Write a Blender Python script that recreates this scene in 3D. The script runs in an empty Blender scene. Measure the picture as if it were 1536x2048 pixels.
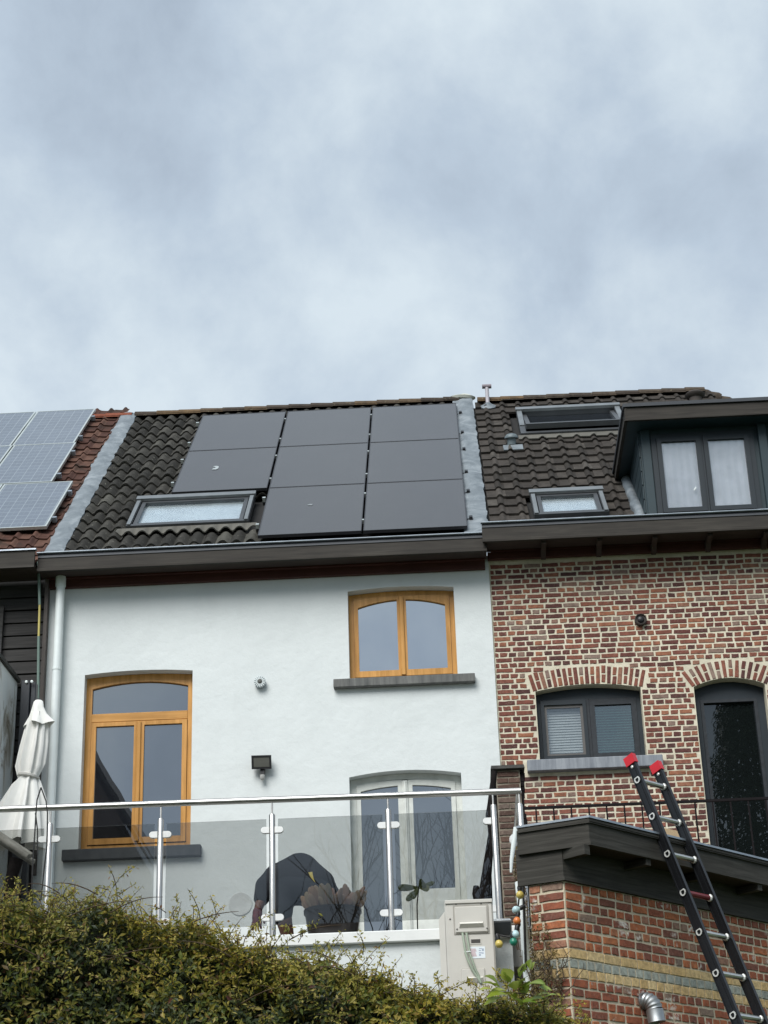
import bpy, bmesh, math, random
from mathutils import Vector, Matrix, Euler, noise as mnoise

random.seed(7)
rnd = random.random
def uni(a, b): return a + (b - a) * rnd()
R = math.radians
sc = bpy.context.scene
COL = sc.collection

# ------------------------------------------------------------------ camera
EYE = Vector((0, 0, 1.6))
CR = Vector((0.99849, 0.04579, -0.03025)).normalized()
CF = Vector((-0.02915, 0.90954, 0.41459)).normalized()
CU = CR.cross(CF).normalized()
CR = CF.cross(CU).normalized()
cam_d = bpy.data.cameras.new('camera')
cam = bpy.data.objects.new('camera', cam_d)
COL.objects.link(cam)
cam.matrix_world = Matrix(((CR.x, CU.x, -CF.x, EYE.x), (CR.y, CU.y, -CF.y, EYE.y), (CR.z, CU.z, -CF.z, EYE.z), (0, 0, 0, 1)))
cam_d.sensor_fit = 'VERTICAL'
cam_d.sensor_height = 36.0
cam_d.lens = 36.0 * 3700 / 2048
cam_d.clip_end = 2000
sc.camera = cam
def pix(px, py, Y):
    """point of the photograph at (px, py) that stands on the real upright plane y = Y"""
    d = CR * (px - 768) - CU * (py - 1024) + CF * 3700
    return EYE + d * (Y / d.y)

# ------------------------------------------------------------------ light
SUN_EL, SUN_AZ = R(45), R(202)          # soft brightness high behind the camera
w = bpy.data.worlds.new('World'); sc.world = w; w.use_nodes = True
nt = w.node_tree; nt.nodes.clear()
def N(t, **k):
    n = nt.nodes.new(t)
    for a, b in k.items(): setattr(n, a, b)
    return n
L = lambda a, b: nt.links.new(a, b)
out = N('ShaderNodeOutputWorld'); bg = N('ShaderNodeBackground'); L(bg.outputs[0], out.inputs[0])
sky = N('ShaderNodeTexSky'); sky.sky_type = 'NISHITA'; sky.sun_disc = False
sky.sun_elevation = SUN_EL; sky.sun_rotation = SUN_AZ
bg.inputs[1].default_value = 0.06
tc = N('ShaderNodeTexCoord')
mp = N('ShaderNodeMapping'); mp.inputs[1].default_value = (8.1, 3.2, 0.5); mp.inputs[3].default_value = (1.0, 1.0, 0.9)
L(tc.outputs['Generated'], mp.inputs[0])
n1 = N('ShaderNodeTexNoise'); n1.inputs['Scale'].default_value = 8.5; n1.inputs['Detail'].default_value = 7.0; n1.inputs['Roughness'].default_value = 0.57; n1.inputs['Distortion'].default_value = 0.15
n2 = N('ShaderNodeTexNoise'); n2.inputs['Scale'].default_value = 2.6; n2.inputs['Detail'].default_value = 2.0
L(mp.outputs[0], n1.inputs['Vector']); L(mp.outputs[0], n2.inputs['Vector'])
ma = N('ShaderNodeMath', operation='MULTIPLY_ADD'); L(n2.outputs[0], ma.inputs[0]); ma.inputs[1].default_value = 0.55; 
L(n1.outputs[0], ma.inputs[2])
cr = N('ShaderNodeValToRGB'); L(ma.outputs[0], cr.inputs[0])
el = cr.color_ramp.elements
el[0].position = 0.55; el[0].color = (2.75, 3.28, 3.92, 1)
el[1].position = 0.98; el[1].color = (4.75, 5.38, 5.82, 1)
e = el.new(0.74); e.color = (3.45, 4.08, 4.78, 1)
mx = N('ShaderNodeMix', data_type='RGBA'); mx.inputs[0].default_value = 0.93
L(sky.outputs[0], mx.inputs[6]); L(cr.outputs[0], mx.inputs[7])
# below the horizon: dull ground colour
L(mx.outputs[2], bg.inputs[0])

sun_d = bpy.data.lights.new('sun', 'SUN'); sun_d.energy = 1.5; sun_d.angle = R(38); sun_d.color = (1.0, 0.985, 0.955)
sun = bpy.data.objects.new('sun', sun_d); COL.objects.link(sun)
sd = Vector((math.sin(SUN_AZ) * math.cos(SUN_EL), math.cos(SUN_AZ) * math.cos(SUN_EL), math.sin(SUN_EL)))
sun.rotation_euler = (-sd).to_track_quat('-Z', 'Y').to_euler()
sun.location = (0, -10, 30)
vs = sc.view_settings
vs.view_transform = 'Standard'; vs.look = 'None'; vs.exposure = 1.36; vs.gamma = 1; vs.use_curve_mapping = False
sc.render.engine = 'CYCLES'
sc.cycles.max_bounces = 8; sc.cycles.transparent_max_bounces = 16

# ------------------------------------------------------------------ object helpers
WL = {}
def wl(o): return WL.get(o.name, Vector((0, 0, 0))) if o else Vector((0, 0, 0))
def tag(o, label=None, cat=None, group=None, kind=None):
    if label: o['label'] = label
    if cat: o['category'] = cat
    if group: o['group'] = group
    if kind: o['kind'] = kind
    return o
def put(name, data, parent, loc):
    o = bpy.data.objects.new(name, data); COL.objects.link(o)
    loc = Vector(loc); WL[o.name] = loc.copy()
    o.parent = parent; o.location = loc - wl(parent)
    return o
def thing(name, label, cat, loc=(0, 0, 0), group=None):
    return tag(put(name, None, None, loc), label, cat, group)
class MB:
    def __init__(s): s.v = []; s.f = []; s.smooth = False
    def add(s, vs, fs):
        b = len(s.v); s.v += [tuple(p) for p in vs]; s.f += [tuple(i + b for i in f) for f in fs]; return s
    def box(s, x0, x1, y0, y1, z0, z1):
        return s.add([(x0,y0,z0),(x1,y0,z0),(x1,y1,z0),(x0,y1,z0),(x0,y0,z1),(x1,y0,z1),(x1,y1,z1),(x0,y1,z1)],
                     [(0,3,2,1),(4,5,6,7),(0,1,5,4),(1,2,6,5),(2,3,7,6),(3,0,4,7)])
    def cbox(s, x0, x1, y0, y1, z0, z1, b=0.004):
        """box with its eight edges along each face chamfered"""
        X = (x0, x1); Y = (y0, y1); Z = (z0, z1); vs = []
        for i in (0, 1):
            for j in (0, 1):
                for k in (0, 1):
                    dx, dy, dz = (b, -b)[i], (b, -b)[j], (b, -b)[k]
                    vs += [(X[i], Y[j]+dy, Z[k]+dz), (X[i]+dx, Y[j], Z[k]+dz), (X[i]+dx, Y[j]+dy, Z[k])]
        ix = lambda i, j, k, a: ((i*2+j)*2+k)*3+a
        fs = [(ix(0,0,0,0),ix(0,0,1,0),ix(0,1,1,0),ix(0,1,0,0)),(ix(1,0,0,0),ix(1,1,0,0),ix(1,1,1,0),ix(1,0,1,0)),
              (ix(0,0,0,1),ix(1,0,0,1),ix(1,0,1,1),ix(0,0,1,1)),(ix(0,1,0,1),ix(0,1,1,1),ix(1,1,1,1),ix(1,1,0,1)),
              (ix(0,0,0,2),ix(0,1,0,2),ix(1,1,0,2),ix(1,0,0,2)),(ix(0,0,1,2),ix(1,0,1,2),ix(1,1,1,2),ix(0,1,1,2))]
        for k in (0,1):
            for j in (0,1): fs.append((ix(0,j,k,1),ix(1,j,k,1),ix(1,j,k,2),ix(0,j,k,2)))
            for i in (0,1): fs.append((ix(i,0,k,0),ix(i,1,k,0),ix(i,1,k,2),ix(i,0,k,2)))
        for i in (0,1):
            for j in (0,1): fs.append((ix(i,j,0,0),ix(i,j,1,0),ix(i,j,1,1),ix(i,j,0,1)))
            for j in (0,1):
                for k in (0,1): fs.append((ix(i,j,k,0),ix(i,j,k,1),ix(i,j,k,2)))
        return s.add(vs, fs)
    def obox(s, P, ax, ay, az, x0, x1, y0, y1, z0, z1):
        vs = [P + ax*x + ay*y + az*z for z in (z0, z1) for x, y in ((x0,y0),(x1,y0),(x1,y1),(x0,y1))]
        return s.add(vs, [(0,3,2,1),(4,5,6,7),(0,1,5,4),(1,2,6,5),(2,3,7,6),(3,0,4,7)])
    def tube(s, pts, rad, n=8, cap=True):
        pts = [Vector(p) for p in pts]; m = len(pts)
        if not hasattr(rad, '__len__'): rad = [rad] * m
        vs = []; up = None
        for i, p in enumerate(pts):
            t = (pts[min(i+1, m-1)] - pts[max(i-1, 0)]).normalized()
            if up is None: up = Vector((0, 0, 1)) if abs(t.z) < 0.9 else Vector((1, 0, 0))
            a = t.cross(up).normalized(); b = a.cross(t).normalized(); up = b
            vs += [p + (a * math.cos(k*2*math.pi/n) + b * math.sin(k*2*math.pi/n)) * rad[i] for k in range(n)]
        fs = [(i*n+k, i*n+(k+1) % n, (i+1)*n+(k+1) % n, (i+1)*n+k) for i in range(m-1) for k in range(n)]
        if cap: fs += [tuple(range(n))[::-1], tuple((m-1)*n+k for k in range(n))]
        return s.add(vs, fs)
    def lathe(s, prof, c, axis=Vector((0, 0, 1)), n=20):
        axis = Vector(axis).normalized(); u = axis.orthogonal().normalized(); v = axis.cross(u); c = Vector(c)
        vs = [c + axis*h + (u*math.cos(k*2*math.pi/n) + v*math.sin(k*2*math.pi/n))*r for r, h in prof for k in range(n)]
        m = len(prof)
        fs = [(i*n+k, i*n+(k+1) % n, (i+1)*n+(k+1) % n, (i+1)*n+k) for i in range(m-1) for k in range(n)]
        fs += [tuple(range(n))[::-1], tuple((m-1)*n+k for k in range(n))]
        return s.add(vs, fs)
    def bar(s, x0, x1, lo, hi, y0, y1, seg=12):
        """upright slab between two heights given as functions of x (or numbers): straight or arched"""
        lf = lo if callable(lo) else (lambda x: lo); hf = hi if callable(hi) else (lambda x: hi)
        k = seg if callable(lo) or callable(hi) else 1
        vs = []
        for i in range(k+1):
            x = x0 + (x1-x0)*i/k
            vs += [(x,y0,lf(x)),(x,y0,hf(x)),(x,y1,hf(x)),(x,y1,lf(x))]
        fs = [(i*4+j, i*4+(j+1) % 4, i*4+4+(j+1) % 4, i*4+4+j) for i in range(k) for j in range(4)]
        fs = [f[::-1] for f in fs]
        fs += [(0,1,2,3), (k*4+3,k*4+2,k*4+1,k*4)]
        return s.add(vs, fs)
    def ring(s, o, i, d0, d1, P=lambda u, v, w: (u, w, v), k=10):
        """closed frame between two outlines (u0, u1, v0, top): top may be a function of u; P places (u, v, depth)"""
        def line(q):
            u0, u1, v0, t = q; f = t if callable(t) else (lambda u: t); m_ = k if callable(o[3]) or callable(i[3]) else 1
            return [(u0, v0), (u1, v0)] + [(u1 + (u0-u1)*j/m_, f(u1 + (u0-u1)*j/m_)) for j in range(m_+1)]
        a, b = line(o), line(i); n = len(a)
        vs = [P(u, v, w) for w in (d0, d1) for L_ in (a, b) for u, v in L_]
        fs = []
        for j in range(n):
            q = (j+1) % n
            fs += [(j, q, n+q, n+j), (2*n+j, 3*n+j, 3*n+q, 2*n+q), (j, 2*n+j, 2*n+q, q), (n+j, n+q, 3*n+q, 3*n+j)]
        return s.add(vs, fs)
    def prism(s, prof, x0, x1):
        """profile of (y, z) points run along x"""
        n = len(prof)
        vs = [(x, y, z) for x in (x0, x1) for y, z in prof]
        return s.add(vs, [(k, (k+1) % n, n+(k+1) % n, n+k) for k in range(n)] + [tuple(range(n))[::-1], tuple(range(n, 2*n))])
    def mesh(s, name, mat, smooth=None):
        me = bpy.data.meshes.new(name); me.from_pydata(s.v, [], s.f); me.update()
        bm = bmesh.new(); bm.from_mesh(me)
        if len(bm.verts) < 20000: bmesh.ops.remove_doubles(bm, verts=bm.verts, dist=2e-6)
        bmesh.ops.recalc_face_normals(bm, faces=bm.faces); bm.to_mesh(me); bm.free()
        if mat: me.materials.append(mat)
        if s.smooth if smooth is None else smooth:
            me.polygons.foreach_set('use_smooth', [True] * len(me.polygons))
            try: me.set_sharp_from_angle(angle=R(45))
            except Exception: pass
        return me
    def build(s, name, mat, parent=None, label=None, smooth=None, base=False):
        lo = Vector([min(p[i] for p in s.v) for i in range(3)]); hi = Vector([max(p[i] for p in s.v) for i in range(3)])
        c = (lo + hi) / 2
        if base: c.z = lo.z
        s.v = [tuple(Vector(p) - c) for p in s.v]
        o = put(name, s.mesh(name, mat, smooth), parent, c)
        if label: o['label'] = label
        return o

# ------------------------------------------------------------------ materials
class Mat:
    def __init__(s, name):
        s.m = bpy.data.materials.new(name); s.m.use_nodes = True
        s.nt = s.m.node_tree; s.nt.nodes.clear()
        s.out = s.n('ShaderNodeOutputMaterial'); s.p = s.n('ShaderNodeBsdfPrincipled'); s.l(s.p.outputs[0], s.out.inputs[0])
    def n(s, t, **k):
        x = s.nt.nodes.new(t)
        for a, b in k.items(): setattr(x, a, b)
        return x
    def l(s, a, b): s.nt.links.new(a, b)
    def set(s, base=None, rough=None, metal=None, spec=None):
        if base is not None: s.p.inputs['Base Color'].default_value = (*base, 1)
        if rough is not None: s.p.inputs['Roughness'].default_value = rough
        if metal is not None: s.p.inputs['Metallic'].default_value = metal
        if spec is not None: s.p.inputs['Specular IOR Level'].default_value = spec
        return s
    def pos(s, scale=(1, 1, 1), obj=False):
        c = s.n('ShaderNodeTexCoord').outputs['Object'] if obj else s.n('ShaderNodeNewGeometry').outputs['Position']
        m = s.n('ShaderNodeMapping'); m.inputs[3].default_value = scale; s.l(c, m.inputs[0])
        if obj:
            r = s.n('ShaderNodeObjectInfo').outputs['Random']
            k = s.n('ShaderNodeMath', operation='MULTIPLY'); k.inputs[1].default_value = 37.0; s.l(r, k.inputs[0])
            s.l(k.outputs[0], m.inputs[1])
        return m.outputs[0]
    def noise(s, vec, scale, detail=4, rough=0.55, dist=0):
        x = s.n('ShaderNodeTexNoise'); x.inputs['Scale'].default_value = scale; x.inputs['Detail'].default_value = detail
        x.inputs['Roughness'].default_value = rough; x.inputs['Distortion'].default_value = dist
        s.l(vec, x.inputs['Vector']); return x.outputs[0]
    def ramp(s, fac, stops, interp='LINEAR'):
        x = s.n('ShaderNodeValToRGB'); s.l(fac, x.inputs[0]); r = x.color_ramp; r.interpolation = interp
        while len(r.elements) > 1: r.elements.remove(r.elements[-1])
        for i, (p, c) in enumerate(stops):
            e = r.elements[0] if i == 0 else r.elements.new(p)
            e.position = p; e.color = (*c, 1) if hasattr(c, '__len__') else (c, c, c, 1)
        return x.outputs[0]
    def mix(s, fac, a, b, mode='MIX'):
        x = s.n('ShaderNodeMix', data_type='RGBA', blend_type=mode)
        for i, val in ((0, fac), (6, a), (7, b)):
            if hasattr(val, 'is_linked'): s.l(val, x.inputs[i])
            elif hasattr(val, '__len__'): x.inputs[i].default_value = (*val, 1)
            else: x.inputs[i].default_value = val if i == 0 else (val, val, val, 1)
        return x.outputs[2]
    def base(s, c): s.l(c, s.p.inputs['Base Color']); return s
    def bump(s, h, strength=0.3, dist=0.01):
        b = s.n('ShaderNodeBump'); b.inputs['Strength'].default_value = strength; b.inputs['Distance'].default_value = dist
        s.l(h, b.inputs['Height']); s.l(b.outputs[0], s.p.inputs['Normal']); return s
    def rand(s):
        a = s.n('ShaderNodeObjectInfo').outputs['Random']; b = s.n('ShaderNodeNewGeometry').outputs['Random Per Island']
        x = s.n('ShaderNodeMath', operation='ADD'); s.l(a, x.inputs[0]); s.l(b, x.inputs[1])
        y = s.n('ShaderNodeMath', operation='FRACT'); s.l(x.outputs[0], y.inputs[0]); return y.outputs[0]

def plain(name, base, rough=0.5, metal=0, spec=0.5, var=0.12, scale=6):
    m = Mat(name).set(base, rough, metal, spec)
    f = m.noise(m.pos(), scale, 5)
    m.base(m.ramp(f, [(0.3, [c*(1-var) for c in base]), (0.7, [min(1, c*(1+var)) for c in base])]))
    m.bump(m.noise(m.pos(), scale*14, 3), 0.08, 0.004)
    return m.m
def wood(name, dark, light, axis=0, rough=0.6, scale=1.0, bump=0.25):
    m = Mat(name).set(rough=rough, spec=0.3)
    sc_ = [38*scale]*3
    for k_ in (axis if isinstance(axis, tuple) else (axis,)): sc_[k_] = 2.2*scale
    v = m.pos(tuple(sc_)); f = m.noise(v, 1.0, 6, 0.6, 0.6); g = m.noise(m.pos(), 2.3, 3)
    c = m.ramp(f, [(0.3, dark), (0.7, light)])
    m.base(m.mix(m.ramp(g, [(0.35, 0.0), (0.75, 0.45)]), c, [x*0.6 for x in dark]))
    m.bump(f, bump, 0.006)
    return m.m
def brickmat(name, stops, splash=None, obj=True):
    m = Mat(name).set(rough=0.88, spec=0.2)
    c = m.ramp(m.rand(), stops)
    v = m.pos((1, 1, 1))
    f = m.noise(v, 34, 6, 0.65)
    c = m.mix(m.ramp(f, [(0.3, 0.55), (0.62, 0.0)]), c, (0.05, 0.028, 0.024), 'MIX')
    g = m.noise(v, 60, 4, 0.7)
    c = m.mix(m.ramp(g, [(0.56, 0.0), (0.78, 0.55)]), c, (0.42, 0.33, 0.26))
    if splash:
        h = m.noise(v, 5.5, 3, 0.6)
        k = m.noise(v, 28, 5, 0.7)
        hh = m.n('ShaderNodeMath', operation='MULTIPLY'); m.l(m.ramp(h, [(0.60, 0.0), (0.66, 1.0)]), hh.inputs[0]); m.l(m.ramp(k, [(0.42, 0.0), (0.55, 1.0)]), hh.inputs[1])
        c = m.mix(hh.outputs[0], c, splash)
    d = m.noise(v, 0.9, 4, 0.6)
    c = m.mix(m.ramp(d, [(0.35, 0.0), (0.65, 0.42)]), c, m.mix(1.0, c, (0.62, 0.58, 0.56), 'MULTIPLY'))
    m.base(c); m.bump(f, 0.5, 0.006)
    return m.m
def mortarmat(name, c0, c1):
    m = Mat(name).set(rough=0.95, spec=0.1)
    f = m.noise(m.pos(), 22, 6, 0.65); g = m.noise(m.pos(), 1.6, 3)
    c = m.ramp(f, [(0.3, c0), (0.7, c1)])
    m.base(m.mix(m.ramp(g, [(0.4, 0.0), (0.8, 0.5)]), c, [x*0.62 for x in c0])); m.bump(f, 0.5, 0.008)
    return m.m
def tilemat(name, stops, lichen=(0.30, 0.30, 0.24), amount=0.66, moss=None):
    m = Mat(name).set(rough=0.9, spec=0.12)
    c = m.ramp(m.rand(), stops)
    f = m.noise(m.pos(), 9, 6, 0.7)
    c = m.mix(m.ramp(f, [(0.35, 0.5), (0.6, 0.0)]), c, [x*0.45 for x in stops[0][1]])
    g = m.noise(m.pos(), 26, 5, 0.7)
    c = m.mix(m.ramp(g, [(amount, 0.0), (amount+0.07, 0.75)]), c, lichen)
    if moss:
        h = m.noise(m.pos(), 2.1, 4, 0.6)
        c = m.mix(m.ramp(h, [(0.52, 0.0), (0.62, 0.75)]), c, moss)
    m.base(c); m.bump(g, 0.4, 0.006)
    return m.m
def glassmat(name, tint, refl, dark=None, rough=0.0):
    """tinted see-through pane, or (dark given) a coated pane with an unlit room behind it"""
    m = Mat(name); m.nt.nodes.remove(m.p)
    gl = m.n('ShaderNodeBsdfGlossy'); gl.inputs['Roughness'].default_value = rough; gl.inputs[0].default_value = (0.9, 0.95, 1, 1)
    if dark: a = m.n('ShaderNodeBsdfDiffuse'); a.inputs[0].default_value = (*dark, 1)
    else: a = m.n('ShaderNodeBsdfTransparent'); a.inputs[0].default_value = (*tint, 1)
    lw = m.n('ShaderNodeLayerWeight'); lw.inputs[0].default_value = 0.25
    ml = m.n('ShaderNodeMath', operation='MULTIPLY_ADD'); m.l(lw.outputs['Fresnel'], ml.inputs[0]); ml.inputs[1].default_value = 0.5; ml.inputs[2].default_value = refl; ml.use_clamp = True
    x = m.n('ShaderNodeMixShader'); m.l(ml.outputs[0], x.inputs[0]); m.l(a.outputs[0], x.inputs[1]); m.l(gl.outputs[0], x.inputs[2])
    m.l(x.outputs[0], m.out.inputs[0])
    b = m.n('ShaderNodeBump'); b.inputs['Strength'].default_value = 0.010; b.inputs['Distance'].default_value = 0.05
    m.l(m.noise(m.pos(), 1.3, 2), b.inputs['Height']); m.l(b.outputs[0], gl.inputs['Normal'])
    return m.m

def render_white():
    m = Mat('white_render').set(rough=0.92, spec=0.15)
    a = m.noise(m.pos((1, 1, 0.6)), 1.7, 5, 0.6); b = m.noise(m.pos((2.5, 2.5, 0.35)), 2.2, 4, 0.6); f = m.noise(m.pos(), 70, 4)
    c = m.ramp(a, [(0.32, (0.62, 0.654, 0.648)), (0.58, (0.655, 0.69, 0.684))])
    c = m.mix(m.ramp(b, [(0.55, 0.0), (0.8, 0.16)]), c, (0.52, 0.545, 0.535))
    sm = m.noise(m.pos(), 6.5, 6, 0.7)
    c = m.mix(m.ramp(sm, [(0.60, 0.0), (0.75, 0.12)]), c, (0.42, 0.44, 0.43))
    w1 = m.noise(m.pos(), 3.3, 5, 0.6)
    m.base(c)
    b1 = m.n('ShaderNodeBump'); b1.inputs['Strength'].default_value = 0.28; b1.inputs['Distance'].default_value = 0.05; m.l(w1, b1.inputs['Height'])
    b2 = m.n('ShaderNodeBump'); b2.inputs['Strength'].default_value = 0.12; b2.inputs['Distance'].default_value = 0.004; m.l(f, b2.inputs['Height']); m.l(b1.outputs[0], b2.inputs['Normal'])
    m.l(b2.outputs[0], m.p.inputs['Normal'])
    return m.m
def stained_render():
    m = Mat('stained_render').set(rough=0.95, spec=0.1)
    a = m.noise(m.pos((1.6, 1.6, 0.8)), 2.2, 5, 0.65, 0.6)
    c = m.ramp(a, [(0.36, (0.26, 0.24, 0.19)), (0.44, (0.46, 0.45, 0.41)), (0.50, (0.70, 0.73, 0.72))])
    m.base(c); m.bump(m.noise(m.pos(), 40, 4), 0.3, 0.006); return m.m
def leadmat():
    m = Mat('lead_sheet').set(rough=0.55, spec=0.4, metal=0.25)
    a = m.noise(m.pos(), 5, 5, 0.6, 0.8)
    m.base(m.ramp(a, [(0.3, (0.13, 0.152, 0.168)), (0.55, (0.205, 0.232, 0.25)), (0.75, (0.33, 0.36, 0.375))]))
    m.bump(m.noise(m.pos(), 16, 3, 0.5, 0.5), 0.35, 0.02); return m.m
def bluestone(name, lo, hi, streak=True):
    m = Mat(name).set(rough=0.8, spec=0.25)
    a = m.noise(m.pos((22, 22, 2.0)) if streak else m.pos((9, 9, 9)), 1.0, 5, 0.65)
    m.base(m.ramp(a, [(0.32, lo), (0.7, hi)])); m.bump(m.noise(m.pos(), 45, 4), 0.3, 0.005); return m.m
def steelmat(name, base, rough, aniso=True):
    m = Mat(name).set(base, rough, 1.0)
    a = m.noise(m.pos((9, 9, 9)), 1.0, 3); m.l(m.ramp(a, [(0.3, rough*0.8), (0.7, rough*1.25)]), m.p.inputs['Roughness']); return m.m
def solarmat(name, base, cell=None):
    m = Mat(name).set(base, 0.16, 0, 0.62)
    a = m.noise(m.pos(), 1.5, 4)
    if cell is None:
        m.base(m.ramp(a, [(0.3, [c*0.96 for c in base]), (0.7, [c*1.05 for c in base])]))
        m.p.inputs['Roughness'].default_value = 0.2
        tcn = m.n('ShaderNodeTexCoord').outputs['Object']
        bt = m.n('ShaderNodeTexBrick'); bt.offset = 0.0; bt.inputs['Scale'].default_value = 1.0
        bt.inputs['Brick Width'].default_value = 0.182; bt.inputs['Row Height'].default_value = 0.0945; bt.inputs['Mortar Size'].default_value = 0.0022
        bt.inputs['Color1'].default_value = (1, 1, 1, 1); bt.inputs['Color2'].default_value = (.985, .985, .985, 1); bt.inputs['Mortar'].default_value = (.93, .93, .94, 1); m.l(tcn, bt.inputs['Vector'])
        du = m.noise(m.pos((1, .6, .6)), 3.0, 6, 0.7)
        c0_ = m.mix(m.ramp(du, [(0.45, 0.0), (0.8, 0.35)]), base, [x*1.35 for x in base])
        m.base(m.mix(1.0, c0_, bt.outputs[0], 'MULTIPLY'))
    else:
        tcn = m.n('ShaderNodeTexCoord').outputs['Object']
        bt = m.n('ShaderNodeTexBrick'); bt.offset = 0.0; bt.inputs['Scale'].default_value = 1.0
        bt.inputs['Brick Width'].default_value = 0.127; bt.inputs['Row Height'].default_value = 0.137; bt.inputs['Mortar Size'].default_value = 0.004
        bt.inputs['Color1'].default_value = (*base, 1); bt.inputs['Color2'].default_value = (*[c*1.12 for c in base], 1); bt.inputs['Mortar'].default_value = (*cell, 1)
        m.l(tcn, bt.inputs['Vector'])
        wv = m.n('ShaderNodeTexBrick'); wv.offset = 0.0; wv.inputs['Scale'].default_value = 1.0
        wv.inputs['Brick Width'].default_value = 0.0635; wv.inputs['Row Height'].default_value = 50; wv.inputs['Mortar Size'].default_value = 0.0012
        wv.inputs['Color1'].default_value = (0, 0, 0, 1); wv.inputs['Color2'].default_value = (0, 0, 0, 1); wv.inputs['Mortar'].default_value = (1, 1, 1, 1)
        m.l(tcn, wv.inputs['Vector'])
        m.base(m.mix(wv.outputs[0], bt.outputs[0], [c*0.8 for c in cell]))
    return m.m
def leafmat(name, stops, trans=0.3, rough=0.5):
    m = Mat(name).set(rough=rough, spec=0.4)
    c = m.ramp(m.rand(), stops)
    pch = m.noise(m.pos(), 1.9, 3)
    c = m.mix(m.ramp(pch, [(0.42, 0.0), (0.66, 0.65)]), c, m.mix(1.0, c, (1.5, 1.25, 0.55), 'MULTIPLY'))
    m.base(c)
    t = m.n('ShaderNodeBsdfTranslucent'); m.l(c, t.inputs[0])
    x = m.n('ShaderNodeMixShader'); x.inputs[0].default_value = trans
    m.l(m.p.outputs[0], x.inputs[1]); m.l(t.outputs[0], x.inputs[2]); m.l(x.outputs[0], m.out.inputs[0])
    return m.m

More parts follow.
